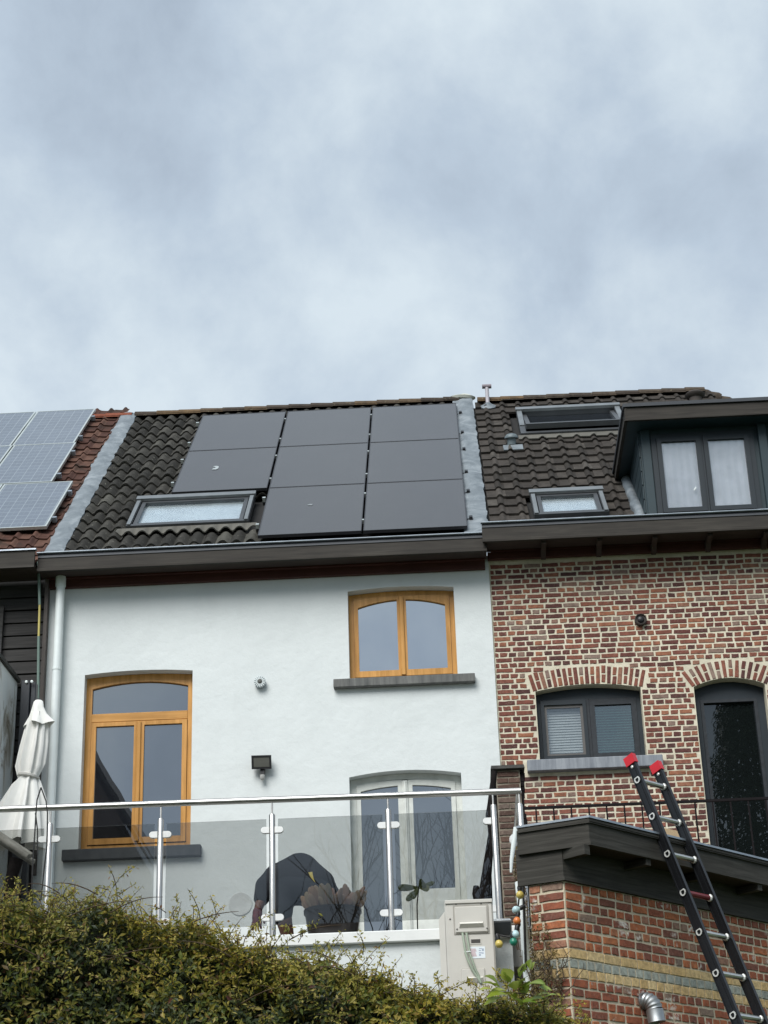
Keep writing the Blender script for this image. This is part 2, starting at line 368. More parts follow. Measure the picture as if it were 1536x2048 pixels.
M = dict(
    white=render_white(), stained=stained_render(), lead=leadmat(),
    mortar=mortarmat('cream_mortar', (0.55, 0.505, 0.385), (0.71, 0.66, 0.53)),
    mortar2=mortarmat('grey_mortar', (0.47, 0.41, 0.30), (0.63, 0.56, 0.43)),
    brick=brickmat('old_red_brick', [(0.0, (0.090, 0.043, 0.041)), (0.16, (0.14, 0.052, 0.045)), (0.42, (0.215, 0.078, 0.058)), (0.68, (0.275, 0.105, 0.072)), (0.83, (0.36, 0.15, 0.085)), (0.92, (0.25, 0.165, 0.135)), (1.0, (0.30, 0.22, 0.18))]),
    brick2=brickmat('orange_red_brick', [(0.0, (0.20, 0.085, 0.062)), (0.3, (0.30, 0.10, 0.06)), (0.6, (0.39, 0.125, 0.062)), (0.82, (0.48, 0.175, 0.075)), (0.93, (0.40, 0.20, 0.13)), (1.0, (0.24, 0.19, 0.15))], splash=(0.62, 0.58, 0.52)),
    brick3=brickmat('weathered_pier_brick', [(0.0, (0.085, 0.055, 0.045)), (0.5, (0.14, 0.085, 0.065)), (1.0, (0.19, 0.155, 0.13))]), mortar3=mortarmat('dirty_mortar', (0.20, 0.175, 0.135), (0.30, 0.265, 0.21)),
    byel=brickmat('yellow_brick', [(0.0, (0.60, 0.42, 0.19)), (0.5, (0.70, 0.51, 0.25)), (1.0, (0.76, 0.59, 0.32))]),
    bgrey=brickmat('grey_green_brick', [(0.0, (0.27, 0.30, 0.27)), (0.5, (0.36, 0.40, 0.36)), (1.0, (0.44, 0.47, 0.41))]),
    tile=tilemat('dark_wave_tile', [(0.0, (0.030, 0.029, 0.026)), (0.5, (0.047, 0.045, 0.040)), (0.9, (0.068, 0.065, 0.057)), (1.0, (0.095, 0.092, 0.080))], amount=0.62),
    tileR=tilemat('brown_flat_tile', [(0.0, (0.036, 0.032, 0.028)), (0.5, (0.050, 0.044, 0.039)), (0.9, (0.066, 0.058, 0.051)), (1.0, (0.09, 0.082, 0.072))], amount=0.67),
    tileL=tilemat('red_clay_tile', [(0.0, (0.066, 0.034, 0.027)), (0.5, (0.092, 0.047, 0.036)), (1.0, (0.13, 0.072, 0.053))], lichen=(0.25, 0.16, 0.11), amount=0.67, moss=(0.035, 0.026, 0.021)),
    ridge=tilemat('mossy_ridge_tile', [(0.0, (0.055, 0.045, 0.038)), (0.7, (0.08, 0.065, 0.052)), (1.0, (0.15, 0.10, 0.055))], lichen=(0.22, 0.20, 0.13), amount=0.6),
    ridgeL=tilemat('red_ridge_tile', [(0.0, (0.17, 0.055, 0.035)), (1.0, (0.23, 0.08, 0.05))]),
    felt=plain('roof_underlay', (0.02, 0.02, 0.02), 0.95),
    orange=wood('varnished_wood', (0.42, 0.200, 0.042), (0.67, 0.350, 0.105), 2, 0.32, 0.7, 0.05),
    orangeh=wood('varnished_wood_rail', (0.42, 0.200, 0.042), (0.67, 0.350, 0.105), 0, 0.32, 0.7, 0.05),
    fascia=wood('weathered_fascia_wood', (0.018, 0.015, 0.012), (0.047, 0.041, 0.033), 0, 0.7),
    frieze=wood('red_brown_wood', (0.048, 0.016, 0.012), (0.085, 0.030, 0.022), 0, 0.6),
    darkwood=wood('dark_brown_wood', (0.030, 0.022, 0.018), (0.06, 0.045, 0.038), 0, 0.7),
    plank=wood('blackened_plank', (0.014, 0.0135, 0.013), (0.045, 0.043, 0.041), 0, 0.75, 0.8, 0.5),
    annexwood=wood('grey_black_board', (0.024, 0.022, 0.018), (0.074, 0.070, 0.060), (0, 1), 0.75, 1.1, 0.5),
    zinc=plain('zinc_edge', (0.33, 0.37, 0.41), 0.42, 0.7, 0.5, 0.2),
    zincd=plain('dark_zinc_and_shade', (0.035, 0.04, 0.047), 0.6, 0.2),
    pvc=plain('white_pipe_plastic', (0.70, 0.75, 0.74), 0.35, 0, 0.5, 0.06),
    pvcgrey=plain('grey_pipe_plastic', (0.06, 0.065, 0.07), 0.5),
    bluestone=bluestone('dark_bluestone', (0.085, 0.088, 0.085), (0.185, 0.185, 0.175)),
    slate_sill=bluestone('charcoal_sill', (0.055, 0.06, 0.066), (0.085, 0.09, 0.096), False),
    sillR=bluestone('pale_grey_stone', (0.17, 0.185, 0.21), (0.30, 0.32, 0.345)),
    capstone=bluestone('black_capstone', (0.032, 0.032, 0.03), (0.095, 0.092, 0.085), False),
    anth=plain('anthracite_frame', (0.014, 0.021, 0.027), 0.45, 0, 0.35, 0.08),
    anthold=plain('scratched_dark_frame', (0.017, 0.021, 0.026), 0.5, 0, 0.35, 0.35, 20),
    teal=plain('dark_teal_cladding', (0.016, 0.034, 0.042), 0.5, 0, 0.4, 0.08),
    doorwhite=plain('faded_white_paint', (0.60, 0.62, 0.58), 0.55, 0, 0.4, 0.12, 10),
    revealgrey=plain('grey_reveal', (0.33, 0.33, 0.32), 0.9),
    pane=glassmat('coated_window_pane', None, 0.29, dark=(0.016, 0.018, 0.022)), pane2=glassmat('sky_bright_pane', None, 0.52, dark=(0.02, 0.022, 0.028)),  # second pane mirrors more, standing in for brighter sky in the upper window
    clear=glassmat('clear_window_pane', (0.86, 0.88, 0.88), 0.10),
    clear2=glassmat('dusty_window_pane', (0.55, 0.66, 0.64), 0.13),
    darkpane=glassmat('dark_window_pane', None, 0.07, dark=(0.006, 0.008, 0.008)),
    rail=glassmat('smoked_railing_glass', (0.735, 0.74, 0.73), 0.034),
    blind=plain('pale_blind', (0.62, 0.63, 0.62), 0.7), blind2=plain('blue_grey_blind', (0.50, 0.58, 0.58), 0.6),
    curtain=plain('pale_lilac_curtain', (0.80, 0.77, 0.82), 0.9), whiteblind=plain('white_roller_blind', (0.86, 0.88, 0.9), 0.6),
    black=plain('black_plastic', (0.012, 0.012, 0.014), 0.45), blackmetal=plain('black_iron', (0.010, 0.008, 0.009), 0.8, 0.0, 0.15),
    solar=solarmat('black_solar_glass', (0.048, 0.047, 0.049)), solarframe=plain('black_module_frame', (0.05, 0.05, 0.055), 0.4, 0.4),
    solarL=solarmat('blue_grey_solar_cells', (0.105, 0.125, 0.155), (0.24, 0.275, 0.305)), alu=plain('aluminium_frame', (0.58, 0.62, 0.60), 0.35, 0.6, 0.5, 0.08),
    steel=steelmat('brushed_steel', (0.52, 0.51, 0.49), 0.36), clampm=plain('white_glass_clamp', (0.78, 0.78, 0.76), 0.3, 0.2),
    coping=plain('white_coping', (0.74, 0.75, 0.73), 0.6, 0, 0.4, 0.05), greyrender=plain('grey_render', (0.40, 0.42, 0.45), 0.9),
    canvas=plain('off_white_canvas', (0.84, 0.83, 0.79), 0.9, 0, 0.2, 0.06), strap=plain('canvas_strap', (0.55, 0.54, 0.50), 0.9),
    skin=plain('brown_skin', (0.13, 0.055, 0.036), 0.55), shirt=plain('black_cotton', (0.017, 0.019, 0.023), 0.9, 0, 0.2), shorts=plain('dark_shorts_cloth', (0.018, 0.021, 0.026), 0.9, 0, 0.2),
    glove=plain('red_black_glove', (0.10, 0.018, 0.025), 0.7, 0, 0.3, 0.6, 30), hair=plain('black_hair', (0.008, 0.007, 0.006), 0.7), yellow=plain('dull_yellow_print', (0.55, 0.45, 0.12), 0.7), shoe=plain('dark_shoe', (0.02, 0.018, 0.017), 0.6),
    pot=plain('dark_glazed_pot', (0.024, 0.019, 0.018), 0.3), soil=plain('potting_soil', (0.03, 0.02, 0.014), 0.95),
    succ=leafmat('reddish_succulent', [(0.0, (0.33, 0.29, 0.23)), (0.5, (0.42, 0.32, 0.25)), (1.0, (0.46, 0.27, 0.21))], 0.1, 0.5),
    unit=plain('beige_grey_enamel', (0.58, 0.56, 0.51), 0.38, 0, 0.5, 0.04), unitd=plain('dark_slot', (0.05, 0.045, 0.04), 0.6), screw=plain('screw_head', (0.16, 0.15, 0.14), 0.4, 0.5),
    sticker=plain('white_sticker', (0.78, 0.84, 0.88), 0.4, 0, 0.4, 0.03), ink=plain('sticker_print', (0.36, 0.42, 0.52), 0.6), inkr=plain('sticker_red_print', (0.60, 0.42, 0.44), 0.6),
    cableg=plain('green_grey_cable', (0.36, 0.42, 0.33), 0.5), wire=plain('black_wire', (0.015, 0.014, 0.014), 0.6),
    ladder=plain('black_anodised_rail', (0.012, 0.013, 0.015), 0.30, 0.35, 0.5, 0.2), rung=steelmat('ribbed_aluminium', (0.62, 0.61, 0.58), 0.36), redcap=plain('red_plastic', (0.50, 0.012, 0.022), 0.35), redrung=plain('red_rung', (0.13, 0.012, 0.016), 0.4), ringm=plain('pale_swaged_ring', (0.62, 0.63, 0.60), 0.4, 0.3),
    galv=steelmat('galvanised_duct', (0.36, 0.38, 0.39), 0.5), tan=plain('tan_board', (0.46, 0.33, 0.19), 0.8),
    twig=plain('brown_twig', (0.075, 0.048, 0.028), 0.85), bark=plain('grey_bark', (0.045, 0.037, 0.030), 0.95, 0, 0.2, 0.4, 14), darkstem=plain('blackened_stem', (0.014, 0.012, 0.012), 0.95, 0, 0.1, 0.4, 20),
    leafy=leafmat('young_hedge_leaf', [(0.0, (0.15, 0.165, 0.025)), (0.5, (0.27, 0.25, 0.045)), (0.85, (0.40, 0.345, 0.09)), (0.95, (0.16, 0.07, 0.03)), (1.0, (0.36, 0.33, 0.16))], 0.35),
    leaf=leafmat('hedge_leaf', [(0.0, (0.074, 0.108, 0.026)), (0.3, (0.135, 0.172, 0.032)), (0.55, (0.215, 0.218, 0.038)), (0.78, (0.29, 0.255, 0.048)), (0.94, (0.40, 0.34, 0.10)), (0.97, (0.11, 0.035, 0.025)), (1.0, (0.30, 0.28, 0.14))]),
    leafd=leafmat('shade_dark_hedge_leaf', [(0.0, (0.020, 0.033, 0.014)), (0.5, (0.045, 0.066, 0.026)), (0.9, (0.080, 0.105, 0.040)), (1.0, (0.10, 0.035, 0.03))]),
    leafs=leafmat('fresh_green_leaf', [(0.0, (0.13, 0.20, 0.025)), (0.5, (0.21, 0.29, 0.045)), (1.0, (0.33, 0.40, 0.11))], 0.3, 0.35),
    leafp=leafmat('dull_green_leaf', [(0.0, (0.035, 0.055, 0.02)), (1.0, (0.09, 0.11, 0.04))], 0.2), evergreen=leafmat('evergreen_leaf', [(0.0, (0.008, 0.018, 0.008)), (1.0, (0.022, 0.042, 0.016))], 0.1),
    grass=plain('garden_grass', (0.055, 0.075, 0.025), 0.95, 0, 0.2, 0.4, 3), floor=plain('terrace_tiles', (0.34, 0.33, 0.31), 0.8),
    bulby=plain('yellow_bulb', (0.60, 0.47, 0.12), 0.3), bulbg=plain('green_bulb', (0.02, 0.20, 0.13), 0.3), bulbo=plain('orange_bulb', (0.62, 0.19, 0.05), 0.3), bulbb=plain('pale_blue_bulb', (0.45, 0.62, 0.66), 0.3),
    conduitg=plain('green_conduit', (0.10, 0.155, 0.13), 0.5), conduity=plain('yellow_conduit', (0.42, 0.35, 0.09), 0.5), trim=plain('brown_trim', (0.075, 0.062, 0.055), 0.7),
    lens=plain('lamp_glass', (0.10, 0.10, 0.09), 0.2), ventm=plain('grey_vent', (0.25, 0.29, 0.31), 0.5), bird=plain('weathered_grey_wood', (0.30, 0.29, 0.26), 0.85, 0, 0.2, 0.3, 12), copper=plain('dark_chimney_clay', (0.05, 0.042, 0.037), 0.85), roofvent=plain('blue_grey_vent', (0.12, 0.15, 0.16), 0.5),
    farwall=plain('dark_gable_brick', (0.07, 0.045, 0.035), 0.9), patchg=plain('pale_disc_grey', (0.56, 0.58, 0.57), 0.9), dropping=plain('bird_dropping', (0.30, 0.335, 0.345), 0.8), vpipe=plain('pale_flue', (0.42, 0.40, 0.43), 0.5),
)

# ------------------------------------------------------------------ roof geometry shared by the terrace of houses
YF = 17.90                                # the facades' plane
RP = R(42.47)
RB = Vector((0, 17.80, 9.232))            # foot of the tiled slope
AX, AS, AN = Vector((1, 0, 0)), Vector((0, math.cos(RP), math.sin(RP))), Vector((0, -math.sin(RP), math.cos(RP)))
def rp(x, s, n=0.0): return RB + AX*x + AS*s + AN*n
def sy(y): return (y - RB.y) / math.cos(RP)
def syn(y, n): return (y + n*math.sin(RP) - RB.y) / math.cos(RP)   # slope distance of a point n above the tiles
def rbox(mb, x0, x1, s0, s1, n0, n1): return mb.obox(RB, AX, AS, AN, x0, x1, s0, s1, n0, n1)
SR = 6.12                                 # slope length to the ridge

def tile_mesh(name, mat, width, length, wave, k=13, thick=0.018, tilt=0.036):
    """one interlocking tile: waved sheet, lower lip proud, in (across, upslope, out) coordinates"""
    mb = MB(); 
    for i in range(k):
        x = width * i / (k-1); h = wave(i/(k-1))
        mb.v += [(x, 0, h + tilt), (x, length, h + 0.004), (x, 0.0, h + tilt - thick - 0.006), (x, length*0.5, h - 0.008)]
    for i in range(k-1):
        a, b = i*4, i*4+4
        mb.f += [(a, b, b+1, a+1), (a+2, b+2, b, a), (a+3, b+3, b+2, a+2)]
    me = bpy.data.meshes.new(name); me.from_pydata(mb.v, [], mb.f); me.materials.append(mat); me.update()
    me.polygons.foreach_set('use_smooth', [True]*len(me.polygons))
    try: me.set_sharp_from_angle(angle=R(50))
    except Exception: pass
    return me
def lay_tiles(parent, meshes, x0, ncol, cw, s0, nrow, gauge, skip, n0=0.0):
    for r in range(nrow):
        for c in range(ncol):
            x = x0 + c*cw; s = s0 + r*gauge
            if skip(x, x+cw, s, s+gauge): continue
            o = put('roof_tile', random.choice(meshes), parent, rp(x + uni(-.004, .004), s + uni(-.006, .006), n0 + uni(-.003, .003)))
            o.rotation_euler = (RP + uni(-.016, .016), uni(-.018, .018), uni(-.010, .010) + (uni(-.03, .03) if rnd() < .06 else 0))
def ridge_row(parent, mat, x0, x1, s, n, step=0.30, rad=0.105, name='ridge_tile'):
    x = x0; i = 0
    top = rp(0, s, n)
    while x < x1:
        mb = MB(); ln = min(step + 0.03, x1 - x + .03); prof = []
        vs = []; k = 9
        for e in range(2):
            xx = x + e*ln; r_ = rad * (1.0 if e else 1.13)
            for j in range(k):
                a = math.pi * j / (k-1)
                vs.append((xx, top.y - math.cos(a)*r_*1.25, top.z + math.sin(a)*r_*0.85 - 0.03))
                
        b = []
        mb.add(vs, [(j, j+1, k+j+1, k+j) for j in range(k-1)])
        ins = [(v[0], v[1], v[2]-0.018) for v in vs]
        mb.add(ins, [(j+1, j, k+j, k+j+1) for j in range(k-1)])
        mb.f += [(j, 2*k+j, 2*k+j+1, j+1) for j in range(k-1)]
        o = mb.build(name, mat, parent, smooth=True)
        o.rotation_euler = (uni(-.02, .02), uni(-.012, .012), uni(-.01, .01))
        x += step; i += 1
def lead_strip(parent, x0, x1, s0, s1, lift, name='lead_flashing', bumps=0.016, seed=0.0):
    mb = MB(); nx, ns = 8, 90
    for j in range(ns+1):
        for i in range(nx+1):
            s = s0 + (s1-s0)*j/ns; x = x0 + (x1-x0)*i/nx
            e = abs(i/nx*2-1)
            h = 0.052 + lift*(1-e**2) + bumps*mnoise.noise(Vector((x*6+seed, s*3.1, seed)))*1.1 + bumps*.55*mnoise.noise(Vector((x*14 + s*5, s*9, seed+3)))
            if i in (0, nx): x += 0.016*mnoise.noise(Vector((s*5, i+seed, 1.0))) + .006*mnoise.noise(Vector((s*19, i+seed, 1.0)))
            mb.v.append(tuple(rp(x, s, h)))
    w_ = nx+1
    for j in range(ns):
        for i in range(nx): mb.f.append((j*w_+i, j*w_+i+1, (j+1)*w_+i+1, (j+1)*w_+i))
    b = len(mb.v)
    for side in (0, nx):
        for j in range(ns+1):
            p = Vector(mb.v[j*w_+side]) - AN*0.09; mb.v.append(tuple(p))
    for k_, side in enumerate((0, nx)):
        for j in range(ns): mb.f.append((j*w_+side, (j+1)*w_+side, b+k_*(ns+1)+j+1, b+k_*(ns+1)+j))
    return mb.build(name, M['lead'], parent, smooth=True)

def facade(name, mat, parent, x0, x1, z0, z1, openings, Y, depth, reveal_mat=None):
    """front sheet with arched openings and their reveals; openings = (xl, xr, zb, zs, rise)"""
    xs = {x0, x1}
    for (a, b, zb, zs, rise) in openings:
        for i in range(13): xs.add(a + (b-a)*i/12)
    xs = sorted(x for x in xs if x0 <= x <= x1)
    arch = lambda o, x: o[3] + o[4]*(1 - ((x-(o[0]+o[1])/2)/((o[1]-o[0])/2))**2)
    mb = MB()
    def quad(xa, xb, la, lb, ha, hb):
        mb.add([(xa, Y, la), (xb, Y, lb), (xb, Y, hb), (xa, Y, ha)], [(0, 1, 2, 3)])
    for xa, xb in zip(xs, xs[1:]):
        if xb - xa < 1e-6: continue
        m_ = (xa+xb)/2; la = lb = z0
        for o in sorted((o for o in openings if o[0] < m_ < o[1]), key=lambda o: o[2]):
            quad(xa, xb, la, lb, o[2], o[2]); la, lb = arch(o, xa), arch(o, xb)
        quad(xa, xb, la, lb, z1, z1)
    # side returns and back give the wall its thickness
    T = 0.34
    mb.add([(x0, Y, z0), (x0, Y+T, z0), (x0, Y+T, z1), (x0, Y, z1)], [(0, 1, 2, 3)])
    mb.add([(x1, Y, z0), (x1, Y+T, z0), (x1, Y+T, z1), (x1, Y, z1)], [(3, 2, 1, 0)])
    mb.add([(x0, Y+T, z0), (x1, Y+T, z0), (x1, Y+T, z1), (x0, Y+T, z1)], [(3, 2, 1, 0)])
    mb.add([(x0, Y, z1), (x1, Y, z1), (x1, Y+T, z1), (x0, Y+T, z1)], [(0, 1, 2, 3)])
    me_wall = mb
    o_wall = me_wall.build(name, mat, parent)
    for o in openings:
        rv = MB(); a, b, zb, zs, rise = o
        rv.add([(a, Y, zb), (a, Y+depth, zb), (a, Y+depth, zs), (a, Y, zs)], [(0, 1, 2, 3)])
        rv.add([(b, Y, zb), (b, Y+depth, zb), (b, Y+depth, zs), (b, Y, zs)], [(3, 2, 1, 0)])
        rv.add([(a, Y, zb), (b, Y, zb), (b, Y+depth, zb), (a, Y+depth, zb)], [(0, 1, 2, 3)])
        for i in range(12):
            xa, xb = a+(b-a)*i/12, a+(b-a)*(i+1)/12
            rv.add([(xa, Y, arch(o, xa)), (xb, Y, arch(o, xb)), (xb, Y+depth, arch(o, xb)), (xa, Y+depth, arch(o, xa))], [(0, 1, 2, 3)])
        rv.build('window_reveal', reveal_mat or mat, parent)
    return o_wall

# bricks: a few irregular blanks, shared by every brick of a size
def brick_blank(lx, lz, dep, jit):
    mb = MB(); ring = []
    hx, hz = lx/2, lz/2
    pts = [(-hx, -hz), (-hx*.33, -hz), (hx*.4, -hz), (hx, -hz), (hx, hz), (hx*.35, hz), (-hx*.3, hz), (-hx, hz)]
    c = min(hx, hz)*0.22
    pts = [(x + uni(-jit, jit) - (c*0.4 if abs(x) == hx else 0)*(1 if x > 0 else -1), z + uni(-jit, jit)*0.7) for x, z in pts]
    for yy, sc_ in ((0.012, 1.0), (-dep + 0.003, 1.0), (-dep, 0.90)):
        for x, z in pts:
            mb.v.append((x*(1 - (1-sc_)*hz/hx) if sc_ < 1 else x, yy + uni(-.0012, .0012), z*sc_))
    for a in (0, 1):
        for k in range(8): mb.f.append((a*8+k, a*8+(k+1) % 8, a*8+8+(k+1) % 8, a*8+8+k))
    mb.f.append(tuple(range(16, 24)))
    return mb
def blanks(mat, lx, lz, dep, jit, n=10): 
    out_ = []
    for i in range(n):
        mb = brick_blank(lx, lz, dep, jit); out_.append((mb.mesh('brick', mat, False), mb))
    return out_
def lay_bricks(parent, todo, limit, stuff_mat):
    """todo = (blank, position, angle about z, tilt in the wall plane, x scale, rank); the `limit` best ranked become bricks of their own"""
    todo.sort(key=lambda t: t[5])
    rest = {}
    for i, (bl, p, ang, tilt, sx, rank) in enumerate(todo):
        if i < limit:
            o = put('brick', bl[0], parent, p); o.rotation_euler = Euler((0, tilt, ang)); o.scale = (sx, 1, 1)
        else:
            m_ = Matrix.Translation(p) @ Euler((0, tilt, ang)).to_matrix().to_4x4() @ Matrix.Diagonal((sx, 1, 1, 1))
            mb = rest.setdefault(bl[0].materials[0].name, MB())
            mb.add([m_ @ Vector(v) for v in bl[1].v], bl[1].f)
    for nm, mb in rest.items():
        o = mb.build('brickwork', bpy.data.materials[nm], parent); o['kind'] = 'stuff'

# ================================================================== GROUND
def terrain():
    mb = MB(); mb.add([(-200, -200, 0), (200, -200, 0), (200, 200, 0), (-200, 200, 0)], [(0, 1, 2, 3)])
    tag(mb.build('ground', M['grass']), kind='structure')
    mb = MB(); mb.box(-4.25, 0.66, 13.96, YF - 0.004, 4.20, 4.40)
    tag(mb.build('terrace_floor', M['floor']), kind='structure')
terrain()

# ================================================================== WHITE HOUSE
WH = thing('white_house', 'white rendered terrace house with orange wood windows and a dark wave tiled roof', 'house', (-1.8, YF, 0))
ops = [(-3.713, -2.597, 6.19, 8.071, 0.028), (-0.982, 0.124, 7.86, 8.866, 0.030), (-1.010, 0.108, 4.40, 6.864, 0.052)]
facade('wall', M['white'], WH, -4.15, 0.503, 0.0, 9.20, ops, YF, 0.14)
def gutter_set(parent, x0, x1, zt, yl, zfas, fas, zfr0, frz):
    # zinc lip, fascia board, soffit, frieze board against the wall
    mb = MB(); mb.prism([(yl-0.006, zt-0.008), (yl-0.010, zt-0.001), (yl-0.006, zt+0.007), (yl+0.03, zt+0.009), (yl+0.03, zt-0.006), (yl+0.002, zt-0.006)], x0-0.01, x1+0.01); mb.build('gutter_lip', M['zinc'], parent)
    mb = MB(); mb.prism([(yl+0.004, zt-0.055), (yl+0.02, zt-0.008), (yl+0.026, zt-0.008), (yl+0.026, zt-0.055)], x0, x1); mb.build('gutter_shade_band', M['zincd'], parent)  # near-black strip: the shadow under the lip is painted in
    mb = MB(); mb.prism([(yl+0.012, zt-0.058), (yl+0.03, zt-0.058), (yl+0.03, zfas), (yl-0.012, zfas), (yl-0.012, zfas+0.02), (yl+0.004, zfas+0.035)], x0, x1); mb.build('fascia_board', fas, parent)
    mb = MB(); mb.box(x0, x1, yl+0.032, YF-0.06, zfas+0.03, zfas+0.055); mb.build('soffit_board', M['darkwood'], parent)
    mb = MB(); mb.box(x0+0.05, x1-0.02, YF-0.058, YF-0.003, zfr0, zfas+0.028); mb.build('frieze_board', frz, parent)
    mb = MB(); mb.prism([(YF-0.075, zfr0+0.09), (YF-0.06, zfr0+0.085), (YF-0.06, zfas+0.028), (YF-0.11, zfas+0.028), (YF-0.11, zfas+0.012)], x0+0.05, x1-0.02); mb.build('frieze_moulding', frz, parent)
    mb = MB(); mb.box(x0, x1, yl+0.034, RB.y+0.25, zt-0.10, zt-0.085); mb.build('gutter_bed', M['zincd'], parent)
gutter_set(WH, -4.185, 0.485, 9.315, 17.55, 9.105, M['fascia'], 9.035, M['frieze'])
# roof
mb = MB(); rbox(mb, -4.15, 0.42, 0.05, SR+0.1, -0.10, -0.055); RW = mb.build('roof', M['felt'], WH)
CWW = 0.307
wavew = lambda t: 0.026*math.sin(2*math.pi*(t*2 - 0.15)) + 0.004*math.sin(4*math.pi*(t*2))
tw = [tile_mesh('roof_tile', M['tile'], CWW*1.02, 0.40, wavew, 15) for _ in range(3)]
for me in tw:
    for v in me.vertices: v.co += Vector((0, uni(-.003, .003), uni(-.0018, .0018)))
skyW = (-3.47, -2.09, syn(18.66, -.10), syn(19.44, -.10))
def skipW(x0, x1, s0, s1):
    if (x0 > -2.02 and s0 > 0.6 and s1 < 5.9) or (x0 > -1.7 and s1 < 5.9) or x1 > .40: return True
    if x0 > -2.75 and s0 > sy(20.3) and s1 < 5.9 or x0 > -2.4 and s0 > sy(19.6) and s1 < 5.9: return True
    if x1 > skyW[0]+.05 and x0 < skyW[1]-.02 and s1 > skyW[2]+.02 and s0 < skyW[3]-0.05: return True
    return False
lay_tiles(RW, tw, -4.09, 15, CWW, 0.20, 18, 0.327, skipW)
ridge_row(RW, M['ridge'], -4.06, 0.33, SR-0.01, 0.02, .30, .085)
lead_strip(WH, -4.265, -4.035, 0.28, SR+0.03, 0.022, seed=2.0)
lead_strip(WH, 0.27, 0.535, 0.28, SR+0.03, 0.020, bumps=0.024, seed=8.0)
mb = MB(); mb.lathe([(0.0, -.05), (0.09, -.04), (0.105, -0.01), (0.07, .02), (0.0, .03)], rp(0.38, SR+0.0, 0.06), n=12)
for i, v in enumerate(mb.v): mb.v[i] = (0.36+(v[0]-0.36)*1.8, v[1], v[2]+uni(-.008, .008))
mb.build('ridge_mortar', plain('pale_mortar_lump', (0.47, 0.48, 0.42), 0.9), WH, smooth=True)
# wavy lead apron under the roof window
def apron(parent, x0, x1, s0, s1, wave, cw, x_off, mat):
    mb = MB(); n = int((x1-x0)/0.02)
    for i in range(n+1):
        x = x0+(x1-x0)*i/n; h = wave(((x-x_off)/cw) % 1.0)
        e = 0.012*mnoise.noise(Vector((x*8, 0, 0)))
        mb.v += [tuple(rp(x, s0+e, h+0.050)), tuple(rp(x, (s0+s1)/2, h*.8+0.05)), tuple(rp(x, s1, 0.055)), tuple(rp(x, s0+e, h+0.034))]
    for i in range(n): mb.f += [(i*4, i*4+4, i*4+5, i*4+1), (i*4+1, i*4+5, i*4+6, i*4+2), (i*4+3, i*4+7, i*4+4, i*4)]
    return mb.build('window_apron', mat, parent, smooth=True)
apronm = plain('faded_apron', (0.105, 0.10, 0.085), 0.8)
apron(WH, -3.55, -2.0, skyW[2]-0.12, skyW[2]+0.02, wavew, CWW, -4.09, apronm)
def skylight(parent, x0, x1, s0, s1, n0, mats, inner, pane, label=None, side=0.054):
    frm, lightm = mats
    mb = MB(); mb.ring((x0, x1, s0, s1-.03), (x0+side, x1-side, s0+.06, s1-.13), n0, n0+.08, rp)
    f = mb.build('roof_window', frm, parent, label)
    mb = MB(); rbox(mb, x0-0.01, x1+0.01, s1-0.115, s1, n0+0.062, n0+0.105); mb.build('window_hood', lightm, f)
    for xx in (x0+0.006, x1-side+0.006):
        mb = MB(); rbox(mb, xx, xx+side-0.012, s0+0.012, s1-0.15, n0+0.087, n0+0.096); mb.build('side_cover', lightm, f)
    a, b, c, d = x0+side+0.012, x1-side-0.012, s0+0.066, s1-0.135
    mb = MB(); mb.ring((a, b, c, d), (a+.045, b-.045, c+.045, d-.045), n0+.02, n0+.07, rp); mb.build('sash', frm, f)
    mb = MB(); rbox(mb, a+.047, b-.047, c+.047, d-.047, n0+.035, n0+.045); mb.build('pane', pane, f)
    mb = MB(); rbox(mb, a+.02, b-.02, c+.02, d-.02, n0+.022, n0+.027); mb.build('roller_blind', inner, f)
    return f
skmats = (plain('grey_window_metal', (0.075, 0.08, 0.085), 0.45, 0.4), plain('light_window_metal', (0.21, 0.225, 0.23), 0.4, 0.5))
skylight(WH, -3.46, -2.10, skyW[2]+.03, skyW[3], 0.0, skmats, M['whiteblind'], M['clear'])
# wooden windows
YW = YF + 0.12
def arcf(x0, x1, z, rise): return lambda x: z + rise*(1-((x-(x0+x1)/2)/((x1-x0)/2))**2)
def leaf_sash(parent, x0, x1, z0, z1, hi, st, y0, y1, matv, math_, pane, low=0.06, pname='pane'):
    mb = MB(); mb.ring((x0, x1, z0, hi), (x0+st, x1-st, z0+low, z1), y0, y1); mb.build('sash', matv, parent)
    mb = MB(); mb.bar(x0+st-.004, x1-st+.004, z0+low-.004, (lambda x: (z1(x) if callable(z1) else z1)+.004), y0+.025, y0+.035); mb.build(pname, pane, parent)
# tall window
a, b = -3.713, -2.597; top = arcf(a, b, 8.071, 0.028)
gl = arcf(a+.062, b-.062, 7.955, 0.062)
mb = MB(); mb.ring((a, b, 6.24, lambda x: top(x)-.002), (a+.062, b-.062, 6.305, gl), YW, YW+.08)
W1 = mb.build('window', M['orange'], WH, 'tall orange wood window with an arched top light')
mb = MB(); mb.cbox(a+.0625, b-.0625, YW-.006, YW+.08, 7.592, 7.682, .004); mb.build('transom', M['orangeh'], W1)
mb = MB(); mb.bar(a+.06, b-.06, 7.675, lambda x: gl(x)+.004, YW+.03, YW+.04); mb.build('top_pane', M['pane'], W1)
cm = (a+b)/2
leaf_sash(W1, a+.066, cm-.002, 6.315, 7.545, 7.587, .050, YW-.012, YW+.05, M['orange'], M['orangeh'], M['pane'])
leaf_sash(W1, cm+.002, b-.066, 6.315, 7.545, 7.587, .050, YW-.012, YW+.05, M['orange'], M['orangeh'], M['pane'])
mb = MB(); mb.cbox(cm-.022, cm+.022, YW-.030, YW-.013, 6.33, 7.58, .006); mb.build('cover_strip', M['orange'], W1)
